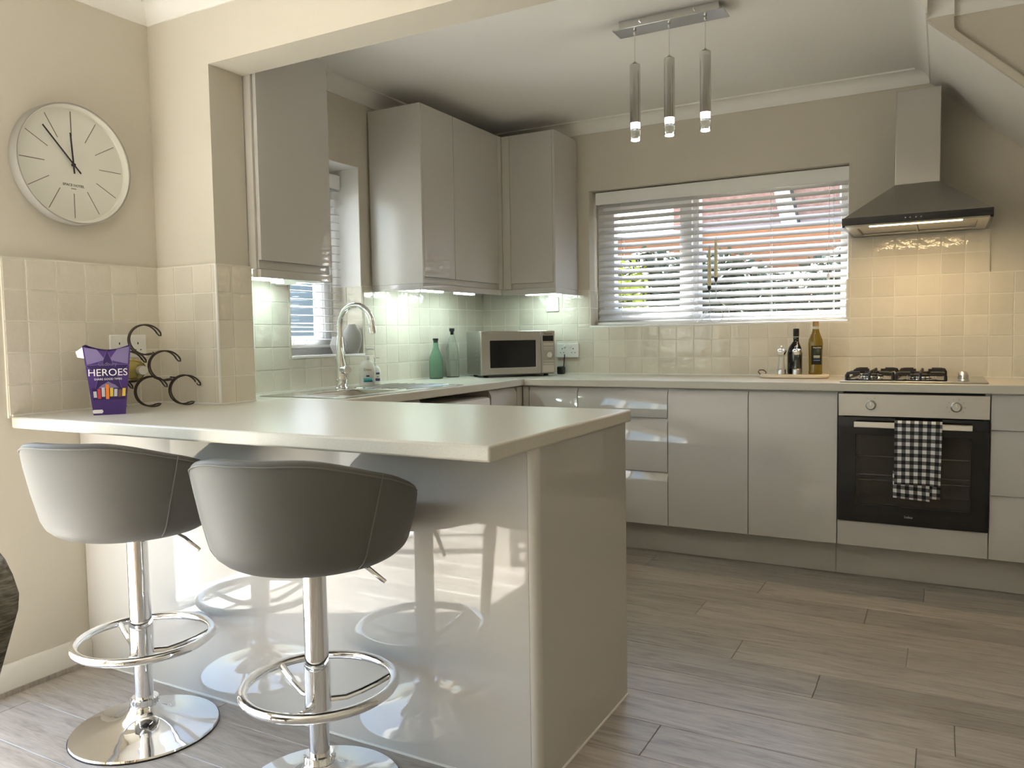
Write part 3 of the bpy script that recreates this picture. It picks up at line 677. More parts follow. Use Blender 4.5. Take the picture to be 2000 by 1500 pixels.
l_ = lamp_area('hood_light', (2.515, QY0 + .07, Z0 - .013), .42, .05, .60, (1, .72, .40)); l_.parent = hd; l_.location = Vector(l_.location) - hd.location
for i, bx_ in enumerate((2.478, 2.497, 2.520, 2.540)): MB().box(bx_ - .003, bx_ + .003, QY0 - .0008, QY0 + .001, 1.641, 1.646).build('button', 'label_grey', hd)

# ------------------------------------------------------------------ left run: sink unit, washing machine
XF = .58
def left_unit(name, y0, y1, label, doors):
    r = thing(name, (.3, (y0 + y1) / 2, ZB), label, 'cabinet')
    MB().cells('x', [y0, y1], [ZB, .70], lambda i, j: True, TX_K + .002, XF - .0185).build('carcass', 'carcass', r)
    for a, b_ in doors: front(r, 'door', 'x', XF, 1, a, b_, ZB, ZT)
    MB().box(.05, XF - .0185, y0, y0 + .018, .70, B - .0005).build('side_panel', 'carcass', r); MB().box(.05, XF - .0185, y1 - .018, y1, .70, B - .0005).build('side_panel', 'carcass', r)
    return r
left_unit('sink_cabinet', -2.10, -1.535, 'grey sink base cabinet behind the breakfast bar', [(-2.095, -1.82), (-1.82, -1.537)])
left_unit('corner_cabinet', -.925, -.605, 'grey corner cabinet between the washing machine and the window run', [(-.925, -.642)])
MB().box(XF - .016, XF, -.6405, -.5815, ZB, ZT).build('corner_post', 'lacquer', bpy.data.objects['corner_cabinet.001'])
wm = thing('washing_machine', (.3, -1.23, 0), 'white front-loading washing machine under the worktop', 'washing machine')
MB().box(.04, .555, -1.525, -.935, .012, .835).build('body', 'white_plastic', wm, bevel=.006)
MB().prism([(.5555, .72), (.585, .72), (.580, .828), (.562, .835), (.5555, .835)], 'y', -1.523, -.937).build('control_panel', 'white_plastic', wm, bevel=.003)
MB().prism([(.5825, .745), (.5865, .745), (.5835, .812), (.5805, .812)], 'y', -1.505, -1.34).build('detergent_drawer', 'pvc', wm, bevel=.002)
MB().lathe([(.03, 0), (.028, .02), (0, .02)], 20, (.583, -1.23, .775), mtx=Matrix.Rotation(math.pi / 2, 3, 'Y')).build('dial', 'steel', wm)
MB().lathe([(.10, 0), (.165, 0), (.17, .02), (.13, .03), (.10, .012)], 28, (.556, -1.23, .43), mtx=Matrix.Rotation(math.pi / 2, 3, 'Y'), closed=True).build('door_ring', 'alu', wm)
MB().lathe([(0, .02), (.07, .016), (.10, .004), (.10, 0), (0, 0)], 28, (.556, -1.23, .43), mtx=Matrix.Rotation(math.pi / 2, 3, 'Y')).build('door_glass', 'black_glass', wm)
for fx in (.08, .5):
    for fy in (-1.48, -.98): MB().cyl((fx, fy, 0), (fx, fy, .0125), .02, n=12).build('foot', 'black', wm)
tag(MB().box(.462, .478, -2.10, -1.535, .001, ZB - .001).build('kick_board', 'plinth'), 'grey kick board under the sink cabinet', 'kick board')
tag(MB().box(.462, .478, -.925, -.48, .001, ZB - .001).build('kick_board', 'plinth'), 'grey kick board under the corner by the washing machine', 'kick board')

# sink and tap
sk_ = thing('sink', (.33, -1.6, W), 'inset stainless steel sink with ribbed drainer', 'sink')
RX0, RX1, RY0, RY1 = .115, .563, -2.06, -1.165
rim = MB(); rim.cells('z', [RX0, SX0 + .012, SX1 - .012, RX1], [RY0, SY0 + .012, SY1 - .012, RY1], lambda i, j: not (i == 1 and j == 1), W + .0006, W + .004); rim.build('rim', 'sink_steel', sk_, bevel=.0015)
bo = MB(); e = .0012
top = [(SX0 + .006, SY0 + .006), (SX1 - .006, SY0 + .006), (SX1 - .006, SY1 - .006), (SX0 + .006, SY1 - .006)]; ins = [(x + (.385 - x) * .12, y + (-1.78 - y) * .12) for x, y in top]
bo.add([(x, y, W + .001) for x, y in top] + [(x, y, W - .16) for x, y in ins] + [((x - .385) * 1.02 + .385, (y + 1.78) * 1.02 - 1.78, W - .001) for x, y in []], [(0, 1, 5, 4), (1, 2, 6, 5), (2, 3, 7, 6), (3, 0, 4, 7), (4, 5, 6, 7)])
bo.build('bowl', 'sink_steel', sk_, smooth=False)
for i in range(7): MB().prism([(.19 + i * .05, W + .0041), (.205 + i * .05, W + .0041), (.2025 + i * .05, W + .0075), (.1925 + i * .05, W + .0075)], 'y', SY1 + .06, RY1 - .04).build('drainer_rib', 'sink_steel', sk_)
MB().lathe([(0, .001), (.035, .001), (.04, .004), (.045, .002)], 24, (.385, -1.78, W - .16)).build('plug_hole', 'chrome', sk_)
tp = thing('kitchen_tap', (.19, -1.63, W + .004), 'tall chrome swan-neck mixer tap', 'tap')
TX, TY = .19, -1.63
MB().lathe([(.030, 0), (.030, .006), (.026, .010), (.026, .038), (.0275, .040), (.0275, .044), (.026, .046), (.026, .075), (.021, .15), (.0155, .215), (.0135, .24)], 28, (TX, TY, W + .004)).build('body', 'chrome', tp)
pts = [(TX, TY, 1.14), (TX, TY, 1.20)] + [(TX + .094 - .094 * math.cos(math.radians(a)), TY, 1.205 + .094 * math.sin(math.radians(a))) for a in range(10, 176, 12)]
pts += [(pts[-1][0] + .006, TY, pts[-1][2] - .035)]
MB().tube(pts, .0128, 14).build('spout', 'chrome', tp)
e_ = Vector(pts[-1]); d_ = Vector((.17, 0, -1)).normalized()
MB().cyl(e_ - d_ * .004, e_ + d_ * .020, .0145, n=16).cyl(e_ + d_ * .0205, e_ + d_ * .026, .012, n=16).build('spray_head', 'chrome', tp)
hm = MB().cyl((TX + .015, TY - .006, 1.005), (TX + .062, TY - .025, 1.004), .019, n=20); hm.build('handle_barrel', 'chrome', tp, bevel=.002)
MB().tube([(TX + .047, TY - .019, 1.02), (TX + .036, TY - .017, 1.05), (TX + .018, TY - .012, 1.105)], [.005, .0045, .004], 8).build('lever', 'chrome', tp)

# ------------------------------------------------------------------ wall units
UX, UZ0, UZ1 = .337, 1.42, 2.311
def led(parent, x0, x1, y0, y1, z=1.4015, power=.085):
    c = Vector(((x0 + x1) / 2, (y0 + y1) / 2, z))
    b = MB().box(x0, x1, y0, y1, z - .012, z).build('light_bar', 'led_white', parent, bevel=.003)
    L = lamp_area('under_cabinet_light', c - Vector((0, 0, .0135)), x1 - x0, y1 - y0, power, (.70, 1, .93)); L.parent = parent; L.location = c - Vector((0, 0, .0135)) - Vector(parent.location)
ua = thing('wall_cabinet', (.17, -2.04, UZ0), 'grey handleless wall cabinet in shade beside the nib', 'cabinet')
MB().box(TX_K + .001, UX - .0185, -2.243, -1.838, UZ0, UZ1).build('carcass', 'lacquer_edge', ua)
MB().box(.29, UX - .0185, -2.2455, -2.2435, UZ0, UZ1).build('end_panel', 'lacquer_edge', ua)
DZ = 1.4535   # lower edge of the wall-unit doors, above the recessed grip rail
MB().box(UX - .018, UX, -2.236, -1.838, DZ, UZ1).build('door', 'lacquer', ua, bevel=.0012)
MB().box(UX - .018, UX - .0135, -2.236, -1.842, UZ0 + .002, DZ - .0005).build('grip_rail', 'lacquer', ua)
pm = MB(); pm.box(UX - .022, UX - .004, -2.236, -1.836, 1.388, UZ0 - .0005); pm.box(.02, UX - .0225, -1.854, -1.836, 1.388, UZ0 - .0005); pm.box(.296, UX - .0225, -2.243, -2.225, 1.388, UZ0 - .0005); pm.build('light_pelmet', 'lacquer', ua, bevel=.001)
led(ua, .175, .205, -2.15, -1.99); led(ua, .10, .12, -1.96, -1.90, power=.05)
ub = thing('wall_cabinet', (.17, -.75, UZ0), 'tall double-door grey wall cabinet with pale end panel above the draining board', 'cabinet')
MB().box(TX_K + .001, UX - .0185, -1.148, -.36, UZ0, UZ1).build('carcass', 'carcass', ub)
MB().box(TX_K + .001, UX, -1.164, -1.1485, UZ0 - .001, UZ1).build('end_panel', 'lacquer_edge', ub, bevel=.001)
for a, b_ in ((-1.1465, -.8635), (-.8605, -.388)): MB().box(UX - .018, UX, a, b_, DZ, UZ1).build('door', 'lacquer', ub, bevel=.0012)
MB().box(UX - .018, UX - .0135, -1.148, -.388, UZ0 + .002, DZ - .0005).build('grip_rail', 'lacquer', ub)
MB().box(UX - .02, UX, -.3865, -.343, UZ0 + .001, UZ1).build('corner_post', 'lacquer_edge', ub)
pm = MB(); pm.box(UX - .019, UX - .001, -1.164, -.362, 1.388, UZ0 - .0015); pm.box(TX_K + .001, UX - .0195, -1.164, -1.146, 1.388, UZ0 - .0015); pm.build('light_pelmet', 'lacquer', ub, bevel=.001)
led(ub, .15, .178, -1.12, -.97); led(ub, .19, .218, -.98, -.80); led(ub, .19, .218, -.66, -.47)
uc = thing('wall_cabinet', (.51, -.19, UZ0), 'single-door grey wall cabinet on the back wall beside the window', 'cabinet')
MB().box(UX + .002, .666, -.342 + .0185, TY_B - .001, UZ0, UZ1).build('carcass', 'carcass', uc)
MB().box(.6665, .682, -.342, TY_B - .001, UZ0 - .001, UZ1).build('end_panel', 'lacquer', uc, bevel=.001)
MB().box(.3915, .6655, -.342, -.324, DZ, UZ1).build('door', 'lacquer', uc, bevel=.0012)
MB().box(.391, .666, -.3285, -.324, UZ0 + .002, DZ - .0005).build('grip_rail', 'lacquer', uc)
MB().box(UX + .002, .390, -.342, -.324, UZ0 + .001, UZ1).build('corner_post', 'lacquer_edge', uc)
pm = MB(); pm.box(UX - .001, .682, -.341, -.323, 1.388, UZ0 - .0015); pm.box(.664, .682, -.3225, TY_B - .001, 1.388, UZ0 - .0015); pm.build('light_pelmet', 'lacquer', uc, bevel=.001)
led(uc, .41, .64, -.20, -.172)

# ------------------------------------------------------------------ breakfast bar base
pn = thing('breakfast_bar_base', (.9, -2.44, 0), 'high-gloss grey breakfast bar base with rounded corner post', 'breakfast bar')
XQ, YQ1, YQ2 = 1.7666, -2.7506, -2.1304
MB().box(TX_D - .008, XQ - .024, YQ1, YQ1 + .018, .002, B - .0008).build('back_panel', 'lacquer', pn, bevel=.001)
MB().box(XQ - .018, XQ, YQ1 + .024, YQ2, .002, B - .0008).build('end_panel', 'lacquer', pn, bevel=.001)
cp = [(XQ - .0235, YQ1 + .0002), (XQ - .0235, YQ1 + .024), (XQ - .0002, YQ1 + .0235)] + [(XQ - .0202 + .020 * math.cos(math.radians(a)), YQ1 + .0202 + .020 * math.sin(math.radians(a))) for a in range(0, -91, -15)]
MB().prism(cp, 'z', .002, B - .0008).build('corner_post', 'lacquer_edge', pn)
MB().box(.62, XQ - .0185, YQ1 + .0185, YQ2 - .02, .12, B - .0015).build('carcass', 'carcass', pn)
front(pn, 'door', 'y', YQ2 - .0005, 1, .64, 1.19, ZB, ZT); front(pn, 'door', 'y', YQ2 - .0005, 1, 1.19, XQ - .019, ZB, ZT)
sl = MB(); sl.box(TX_D, XQ, YQ1 - .004, YQ1, 0, .005); sl.box(XQ, XQ + .004, YQ1, YQ2, 0, .005); sl.build('floor_sealant', 'white_plastic', pn)

# ------------------------------------------------------------------ bar stools
def smooth01(t): t = max(0, min(1, t)); return t * t * (3 - 2 * t)
def make_stool(loc, label, rz=0):
    r = thing('bar_stool', loc, label, 'bar stool', 'grey tub bar stools at the breakfast bar', rz)
    pr = [(.203, 0), (.205, .004), (.203, .009), (.17, .014), (.12, .022), (.08, .036), (.055, .052), (.044, .066), (.040, .078)]
    MB().lathe(pr, 56).build('base', 'chrome', r, local=True)
    MB().lathe([(.201, .0), (.207, .0), (.207, .003), (.201, .003)], 56, closed=True).build('base_gasket', 'black', r, local=True)
    cm = MB(); cm.lathe([(.036, .078), (.038, .080), (.038, .098), (.034, .101), (.0255, .101)], 40); cm.build('base_collar', 'chrome', r, local=True)
    rb = MB()
    for i in range(20):
        a = 2 * math.pi * i / 20; rb.box(-.0022, .0022, .0372, .0402, .081, .097); rb.v[-8:] = [Matrix.Rotation(a, 3, 'Z') @ p for p in rb.v[-8:]]
    rb.build('collar_ribs', 'chrome', r, local=True)
    MB().lathe([(.0255, .095), (.0255, .36)], 32).build('lower_column', 'chrome', r, local=True)
    MB().lathe([(.026, .33), (.030, .332), (.030, .600)], 32).build('upper_column', 'chrome', r, local=True)
    fr = MB(); zr = .272; rc = Vector((0, .012, zr))
    fr.tube([rc + Vector((.188 * math.cos(t), .188 * math.sin(t), 0)) for t in [2 * math.pi * i / 48 for i in range(48)]], .0125, 12, closed=True)
    for a in (150, 30, 270):
        ar = math.radians(a); d = Vector((math.cos(ar), math.sin(ar), 0)); e1 = rc + d * .186; e0 = d * .028 + Vector((0, 0, .235))
        mid = (e0 + e1) / 2 - Vector((0, 0, .012)); fr.tube([e0, (e0 + mid) / 2 - Vector((0, 0, .006)), mid, (mid + e1) / 2 + Vector((0, 0, -.002)), e1], .0085, 10)
    fr.build('foot_ring', 'chrome', r, local=True)
    MB().lathe([(.0262, .215), (.033, .217), (.033, .330), (.0262, .332)], 32, closed=True).build('ring_clamp', 'chrome', r, local=True)
    lv = MB().tube([(.03, .02, .598), (.09, .035, .590), (.125, .045, .568), (.165, .058, .530)], [.0045, .0045, .006, .006], 8); lv.build('lever', 'chrome', r, local=True)
    MB().box(-.09, .09, -.09, .09, .590, .604).build('seat_plate', 'black', r, local=True)
    # tub shell: a thick curved band, tall at the back (-y), swept down to rounded arm ends
    zb = .604; N = 61; PHI = math.radians(138); th = .042
    def ztop(p):
        a = abs(math.degrees(p)); return zb + .284 - .060 * smooth01((a - 18) / 66) - .100 * smooth01((a - 62) / 76)
    def zbot(p):
        a = abs(math.degrees(p)); return zb + .062 * smooth01((a - 78) / 62)
    def rad(p, t):   # outer radius at height share t
        a = abs(math.degrees(p)); k = .222 + .070 * (t ** .72); return k - .014 * smooth01((a - 95) / 45)
    prof_n = 22
    def shell(i, j):
        p = -PHI + 2 * PHI * i / (N - 1)
        a = abs(math.degrees(p)); z0, z1 = zbot(p), ztop(p)
        endk = smooth01((math.degrees(PHI) - a) / 16); mid = (z0 + z1) / 2; hh = (z1 - z0) / 2 * (.30 + .70 * math.sqrt(max(0, 1 - (1 - min(1, (math.degrees(PHI) - a) / 16)) ** 2)))
        z0, z1 = mid - hh, mid + hh
        # rounded-rectangle section walked once round: j -> (side, height)
        t = j / prof_n * 2 * math.pi
        cx, sx = math.cos(t), math.sin(t)
        e = .42; ux = math.copysign(abs(cx) ** e, cx); uz = math.copysign(abs(sx) ** e, sx)
        z = mid + hh * uz; hs = (z - zb) / .292
        ro = rad(p, max(0, min(1, hs))); tk = th * (.35 + .65 * endk)
        ro -= .030 * max(0, (1 - max(0, hs) / .16)) ** 2
        rr = ro - tk / 2 + ux * tk / 2
        return Vector((rr * math.sin(p), -rr * math.cos(p) * 1.0, z))
    b = MB(); b.grid(lambda i, j: shell(j * 0 + i, j), N, prof_n + 1)
    n1 = prof_n + 1
    b.f.append(tuple(range(prof_n))[::-1]); b.f.append(tuple((N - 1) * n1 + k for k in range(prof_n)))
    o = b.build('tub_shell', 'leather', r, local=True, smooth=70)
    bm_ = bmesh.new(); bm_.from_mesh(o.data); bmesh.ops.remove_doubles(bm_, verts=bm_.verts, dist=.0004); bmesh.ops.recalc_face_normals(bm_, faces=bm_.faces); bm_.to_mesh(o.data); bm_.free(); o.data.shade_smooth()
    for sgn in (-1, 1):
        p = math.radians(58) * sgn; pts = []
        for k in range(15):
            t = k / 14; z = zb + .012 + (ztop(p) - zb - .02) * t; hs = (z - zb) / .292; ro = rad(p, hs) - .030 * max(0, (1 - hs / .16)) ** 2
            pp = p + sgn * .10 * (t - .5); pts.append(Vector((ro * math.sin(pp), -ro * math.cos(pp), z)))
        MB().tube(pts, .0016, 6).build('seam', 'leather_piping', r, local=True)
    pts = []
    for i in range(2, N - 2):
        p = -PHI + 2 * PHI * i / (N - 1)
        if abs(math.degrees(p)) > 100: continue
        z = ztop(p) - .012; ro = rad(p, (z - zb) / .292) - .0016; pts.append(Vector((ro * math.sin(p), -ro * math.cos(p), z)))
    MB().tube(pts, .0016, 6).build('rim_seam', 'leather_piping', r, local=True)
    # seat cushion
    sc_ = MB().lathe([(0, zb - .001), (.17, zb), (.19, zb + .012), (.205, zb + .04), (.212, zb + .07), (.205, zb + .098), (.175, zb + .112), (.10, zb + .116), (0, zb + .117)], 44)
    sc_.v = [Vector((p.x, p.y * (1.06 if p.y > 0 else .93), p.z)) for p in sc_.v]
    sc_.build('seat_cushion', 'leather', r, local=True, smooth=60)
    return r
make_stool((.572, -2.982, 0), 'grey leatherette tub bar stool on chrome base next to the beige dining wall', math.radians(16))
make_stool((1.260, -2.987, 0), 'grey leatherette tub bar stool on chrome base nearer the open end of the breakfast bar', math.radians(16))

# ------------------------------------------------------------------ pendant light
PY = -1.33
pl = thing('pendant_light', (1.662, PY, 1.93), 'three-lamp chrome bar pendant light with glass tips', 'pendant light')
MB().box(1.462, 1.866, PY - .030, PY + .026, 2.374, H - .0005).build('ceiling_box', 'pendant_metal', pl, bevel=.001)
MB().box(1.440, 1.888, PY - .048, PY + .048, 2.369, 2.3735).build('bar_plate', 'pendant_metal', pl, bevel=.001)
for sx_ in (1.55, 1.77): MB().cyl((sx_, PY - .0305, 2.395), (sx_, PY - .040, 2.395), .004, n=10).build('screw', 'chrome', pl)
for i, px in enumerate((1.519, 1.662, 1.806)):
    MB().cyl((px, PY, 2.235), (px, PY, 2.369), .0011, n=6).lathe([(.006, 0), (.006, .008), (.003, .012)], 12, (px, PY, 2.357)).build('cord', 'steel', pl)
    tb = MB().lathe([(.004, .246), (.010, .240), (.0200, .234), (.0215, .232), (.0215, 0), (.019, 0), (.019, .02)], 28, (px, PY, 2.004)).build('tube', 'pendant_metal', pl)
    MB().lathe([(0, 0), (.0185, 0), (.0185, .022), (0, .022)], 24, (px, PY, 1.981)).build('diffuser', 'led_pendant', tb)
    MB().lathe([(0, -.042), (.0195, -.042), (.0205, -.040), (.0205, .0215), (.0190, .0215), (.0190, -.001), (0, -.001)], 24, (px, PY, 1.981)).build('glass_tip', 'clear_glass', tb)
    MB().lathe([(0, 0), (.017, 0), (.017, .004), (0, .004)], 20, (px, PY, 1.9345)).build('tip_glow', 'led_pendant', tb)
    d = bpy.data.lights.new('pendant_lamp', 'POINT'); d.energy = .18; d.color = (1, .90, .76); d.shadow_soft_size = .02
    o = bpy.data.objects.new('pendant_lamp', d); col.objects.link(o); o.parent = pl; o.location = Vector((px, PY, 1.915)) - Vector(pl.location)

# ------------------------------------------------------------------ clock
CX, CY_, CZ, CR = XD + .001, -2.742, 1.762, .205
ck = thing('wall_clock', (XD, CY_, CZ - CR), 'round white wall clock with silver rim showing eight minutes to twelve', 'clock')
RY = Matrix.Rotation(math.pi / 2, 3, 'Y')
MB().lathe([(CR - .004, 0), (CR, .004), (CR, .046), (CR - .001, .049), (CR - .005, .049), (CR - .0055, .047), (CR - .0055, .0)], 96, (CX, CY_, CZ), closed=True, mtx=RY).build('rim', 'clock_rim', ck)
MB().lathe([(CR - .0057, .0), (CR - .0057, .0465), (CR - .0085, .0455), (CR - .0110, .024), (CR - .0110, .0)], 96, (CX, CY_, CZ), closed=True, mtx=RY).build('inner_ring', 'clock_face', ck)
MB().lathe([(0, .018), (CR - .0112, .018), (CR - .0112, .026), (CR - .014, .0225), (0, .0225)], 72, (CX, CY_, CZ), mtx=RY).build('face', 'clock_face', ck)
def clockpt(deg, r, d): return Vector((CX + d, CY_ + r * math.sin(math.radians(deg)), CZ + r * math.cos(math.radians(deg))))
for h in range(12):
    a = h * 30; p, q = clockpt(a, .098, .0228), clockpt(a, .182, .0228); s_ = Vector((0, math.cos(math.radians(a)), -math.sin(math.radians(a)))) * (.0011 if h else .0016); n_ = Vector((.0006, 0, 0))
    m = MB(); m.add([p - s_, p + s_, q + s_, q - s_, p - s_ + n_, p + s_ + n_, q + s_ + n_, q - s_ + n_], [(0, 1, 2, 3), (4, 5, 6, 7), (0, 1, 5, 4), (1, 2, 6, 5), (2, 3, 7, 6), (3, 0, 4, 7)]); m.build('hour_mark', 'tick', ck)
def hand(nm, deg, r0, r1, wd, d):
    p, q = clockpt(deg, r0, d), clockpt(deg, r1, d); s_ = Vector((0, math.cos(math.radians(deg)), -math.sin(math.radians(deg)))) * wd; n_ = Vector((.0012, 0, 0))
    m = MB(); m.add([p - s_, p + s_, q + s_, q - s_, p - s_ + n_, p + s_ + n_, q + s_ + n_, q - s_ + n_], [(0, 1, 2, 3), (4, 5, 6, 7), (0, 1, 5, 4), (1, 2, 6, 5), (2, 3, 7, 6), (3, 0, 4, 7)]); return m.build(nm, 'hand', ck)
hand('hour_hand', -3.5, -.030, .108, .0028, .028); hand('minute_hand', -42, -.036, .155, .0026, .0305)
MB().lathe([(0, .0226), (.005, .0226), (.005, .034), (0, .034)], 16, (CX, CY_, CZ), mtx=RY).build('centre_cap', 'hand', ck)
to = Vector(ck.location)
text('lettering', 'SPACE HOTEL', .0125, 'tick', ck, frame(Vector((CX + .0229, CY_, CZ - .070)) - to, (0, 1, 0), (0, 0, 1), (1, 0, 0)))
text('lettering', 'london', .0065, 'tick', ck, frame(Vector((CX + .0229, CY_, CZ - .081)) - to, (0, 1, 0), (0, 0, 1), (1, 0, 0)))

# ------------------------------------------------------------------ sockets
def socket(name, o, u, n, wd, label, gangs, kind='socket'):
    """o = lower-left front corner of the plate on the wall; u = along, n = out"""
    o = Vector(o); u = Vector(u); n = Vector(n); z = Vector((0, 0, 1)); hgt = .086
    r = thing(name, o + u * wd / 2, label, 'socket' if kind == 'socket' else 'switch')
    def bx(a, b, c, d, e, f, nm, m, bev=0, par=None):
        mb = MB(); mb.box(a, b, 0, f - e, c, d); F = frame(o + n * e, u, n, z); 
        mb.xf(F); return mb.build(nm, m, par or r, bevel=bev)
    bx(0, wd, 0, hgt, .0, .009, 'faceplate', 'white_plastic', .0025)
    if kind == 'socket':
        for g in gangs:
            bx(g - .0025, g + .0025, .050, .058, .0088, .0093, 'earth_pin_hole', 'black'); 
            for s_ in (-1, 1): bx(g + s_ * .011 - .003, g + s_ * .011 + .003, .028, .032, .0088, .0093, 'pin_hole', 'black')
        for g in (wd / 2 - .018, wd / 2 + .018): bx(g - .006, g + .006, .060, .078, .009, .0125, 'rocker_switch', 'white_plastic', .0015)
    else:
        bx(wd * .32, wd * .50, .03, .056, .009, .0125, 'rocker_switch', 'white_plastic', .0015); bx(wd * .66, wd * .76, .036, .05, .0088, .0095, 'neon', 'wrap_silver')
    return r
socket('wall_socket', (TX_D + .0005, -2.629, 1.088), (0, 1, 0), (1, 0, 0), .148, 'white double socket on the tiles behind the chocolate carton', (.036, .112))
socket('wall_socket', (.540, TY_B - .0005, 1.010), (1, 0, 0), (0, -1, 0), .146, 'white double socket on the tiles right of the microwave', (.036, .110))
socket('switched_spur', (.468, TY_B - .0005, 1.294), (1, 0, 0), (0, -1, 0), .086, 'white fused switch under the wall cabinet by the window', (), 'spur')

# ------------------------------------------------------------------ microwave
th_ = math.radians(47.5); mw = thing('microwave', (.32, -.6, W), 'silver countertop microwave turned diagonally in the worktop corner', 'microwave', rz=th_)
mw.location = (.324, -.592, W); mw_w, mw_d, z0, z1 = .455, .30, .012, .266
MB().box(0, mw_w, .018, mw_d, z0, z1).build('body', 'oven_steel', mw, local=True, bevel=.004)
dr = MB().cells('y', [.0, .055, .335, .367], [z0 + .004, .055, .212, z1 - .002], lambda i, j: not (i == 1 and j == 1), 0, .018).build('door', 'oven_steel', mw, local=True, bevel=.003)
MB().box(.053, .337, .003, .012, .053, .214).build('window', 'black_glass', dr, local=True)
pnl = MB().box(.369, mw_w, 0, .018, z0 + .004, z1 - .002).build('control_panel', 'oven_steel', mw, local=True, bevel=.002)
MB().box(.378, .444, -.001, .001, .204, .236).build('display', 'black_glass', pnl, local=True)
MB().lathe([(.0175, 0), (.0165, .016), (.0145, .018), (0, .018)], 24, (.413, -.0005, .124), mtx=Matrix.Rotation(math.pi / 2, 3, 'X')).build('dial', 'chrome', pnl, local=True)
for zz, hh in ((.186, .012), (.166, .006), (.156, .004), (.090, .006), (.072, .006)): MB().box(.382, .444, -.001, .001, zz - hh / 2, zz + hh / 2).build('button_row', 'alu', pnl, local=True)
MB().box(.378, .446, -.001, .001, .022, .062).build('door_button', 'alu', pnl, local=True, bevel=.0008)
text('lettering', 'Panasonic', .013, 'hand', pnl, frame((.412, -.0006, .247), (1, 0, 0), (0, 0, 1), (0, -1, 0)))
for zz in (.075, .10, .125, .15): MB().box(-.0008, .001, .06, .10, zz, zz + .006).build('vent', 'alu', mw, local=True)
for fx in (.04, mw_w - .04):
    for fy in (.05, mw_d - .05): MB().cyl((fx, fy, 0), (fx, fy, z0 + .001), .014, n=12).build('foot', 'black', mw, local=True)
ad = thing('power_adapter', (.575, -.075, W), 'small black plug-top adapter beside the microwave', 'adapter')
MB().box(.565, .605, -.10, -.055, W, W + .048).build('case', 'black', ad, bevel=.008, seg=3)
MB().tube([(.585, -.05, W + .03), (.59, -.045, W + .06), (.592, -.0405, 1.03)], .003, 6).build('cable', 'black', ad)

# ------------------------------------------------------------------ bottles, soap, things on the worktop
def bottle(name, c, prof, m, label, cat='bottle', n=28, wall=None):
    r = thing(name, c, label, cat); pr = list(prof)
    if wall: pr = pr + [(max(x - wall, .0), max(z, wall * 1.5)) for x, z in reversed(prof)]
    MB().lathe(pr, n).build('glass_body', m, r, local=True, smooth=60); return r
g = bottle('glass_bottle', (.085, -.695, W), [(0, 0), (.036, 0), (.039, .005), (.039, .105), (.036, .125), (.024, .155), (.0155, .18), (.0145, .205), (.0145, .218)], 'green_glass', 'green glass bottle with black stopper on the worktop', wall=.0025)
MB().lathe([(.011, .205), (.011, .2185), (.0165, .2185), (.0165, .230), (0, .230)], 20).build('stopper', 'black', g, local=True)
g = bottle('glass_bottle', (.085, -.522, W), [(0, 0), (.037, 0), (.040, .005), (.040, .13), (.036, .165), (.024, .205), (.015, .24), (.0135, .262), (.0135, .270)], 'clear_glass', 'tall clear glass bottle with black stopper beside the green one', wall=.0025)
MB().lathe([(.010, .25), (.010, .2705), (.0155, .2705), (.0165, .288), (0, .288)], 20).build('stopper', 'black', g, local=True)
def soap(c, s, label, kind):
    r = thing('soap_dispenser', c, label, 'soap dispenser', rz=math.radians(40))
    b = MB(); pr = [(.0, 0), (.036, 0), (.0385, .006), (.0395, .06), (.040, .085), (.034, .108), (.022, .122), (.013, .128), (.012, .136), (0, .136)]
    b.lathe([(x * s, z * s) for x, z in pr], 28); b.v = [Vector((p.x, p.y * .68, p.z)) for p in b.v]; b.build('bottle_body', 'soap_white', r, local=True, smooth=60)
    p = MB(); p.lathe([(.0145 * s, .132 * s), (.0145 * s, .148 * s), (.009 * s, .150 * s), (.0045 * s, .152 * s), (.0045 * s, .178 * s), (.008 * s, .180 * s), (.008 * s, .187 * s), (0, .187 * s)], 18)
    p.tube([(0, 0, .184 * s), (.020 * s, 0, .185 * s), (.036 * s, 0, .180 * s)], [.0055 * s, .0048 * s, .0035 * s], 8); p.build('pump', 'soap_white', r, local=True)
    def patch(x0, x1, z0, z1, m, nm):
        q = MB()
        def P(i, j):
            x = x0 + (x1 - x0) * i / 8; z = z0 + (z1 - z0) * j; a = .0393 * s; return (x, -.68 * math.sqrt(max(0, a * a - x * x)) - .0009, z)
        q.grid(P, 9, 2); o = q.build(nm, m, r, local=True); sd_ = o.modifiers.new('t', 'SOLIDIFY'); sd_.thickness = .0008
    if kind == 0:
        patch(-.020, .024, .018, .038, 'teal', 'label_band'); patch(-.006, .010, .045, .052, 'navy', 'label_drop')
        text('lettering', 'Dove', .018, 'gold', r, frame((.002, -.0278, .080), (1, 0, 0), (0, 0, 1), (0, -1, 0)))
    else:
        patch(.000, .024, .016, .030, 'navy', 'label_band'); patch(.004, .022, .050, .060, 'navy', 'label_drop'); patch(.008, .018, .036, .040, 'gold', 'label_line')
    return r
soap((.088, -1.315, W), 1.0, 'white pump soap dispenser with teal label band by the tap', 0)
soap((.050, -1.205, W), .74, 'smaller white pump dispenser with dark label marks behind the teal-banded one', 1)
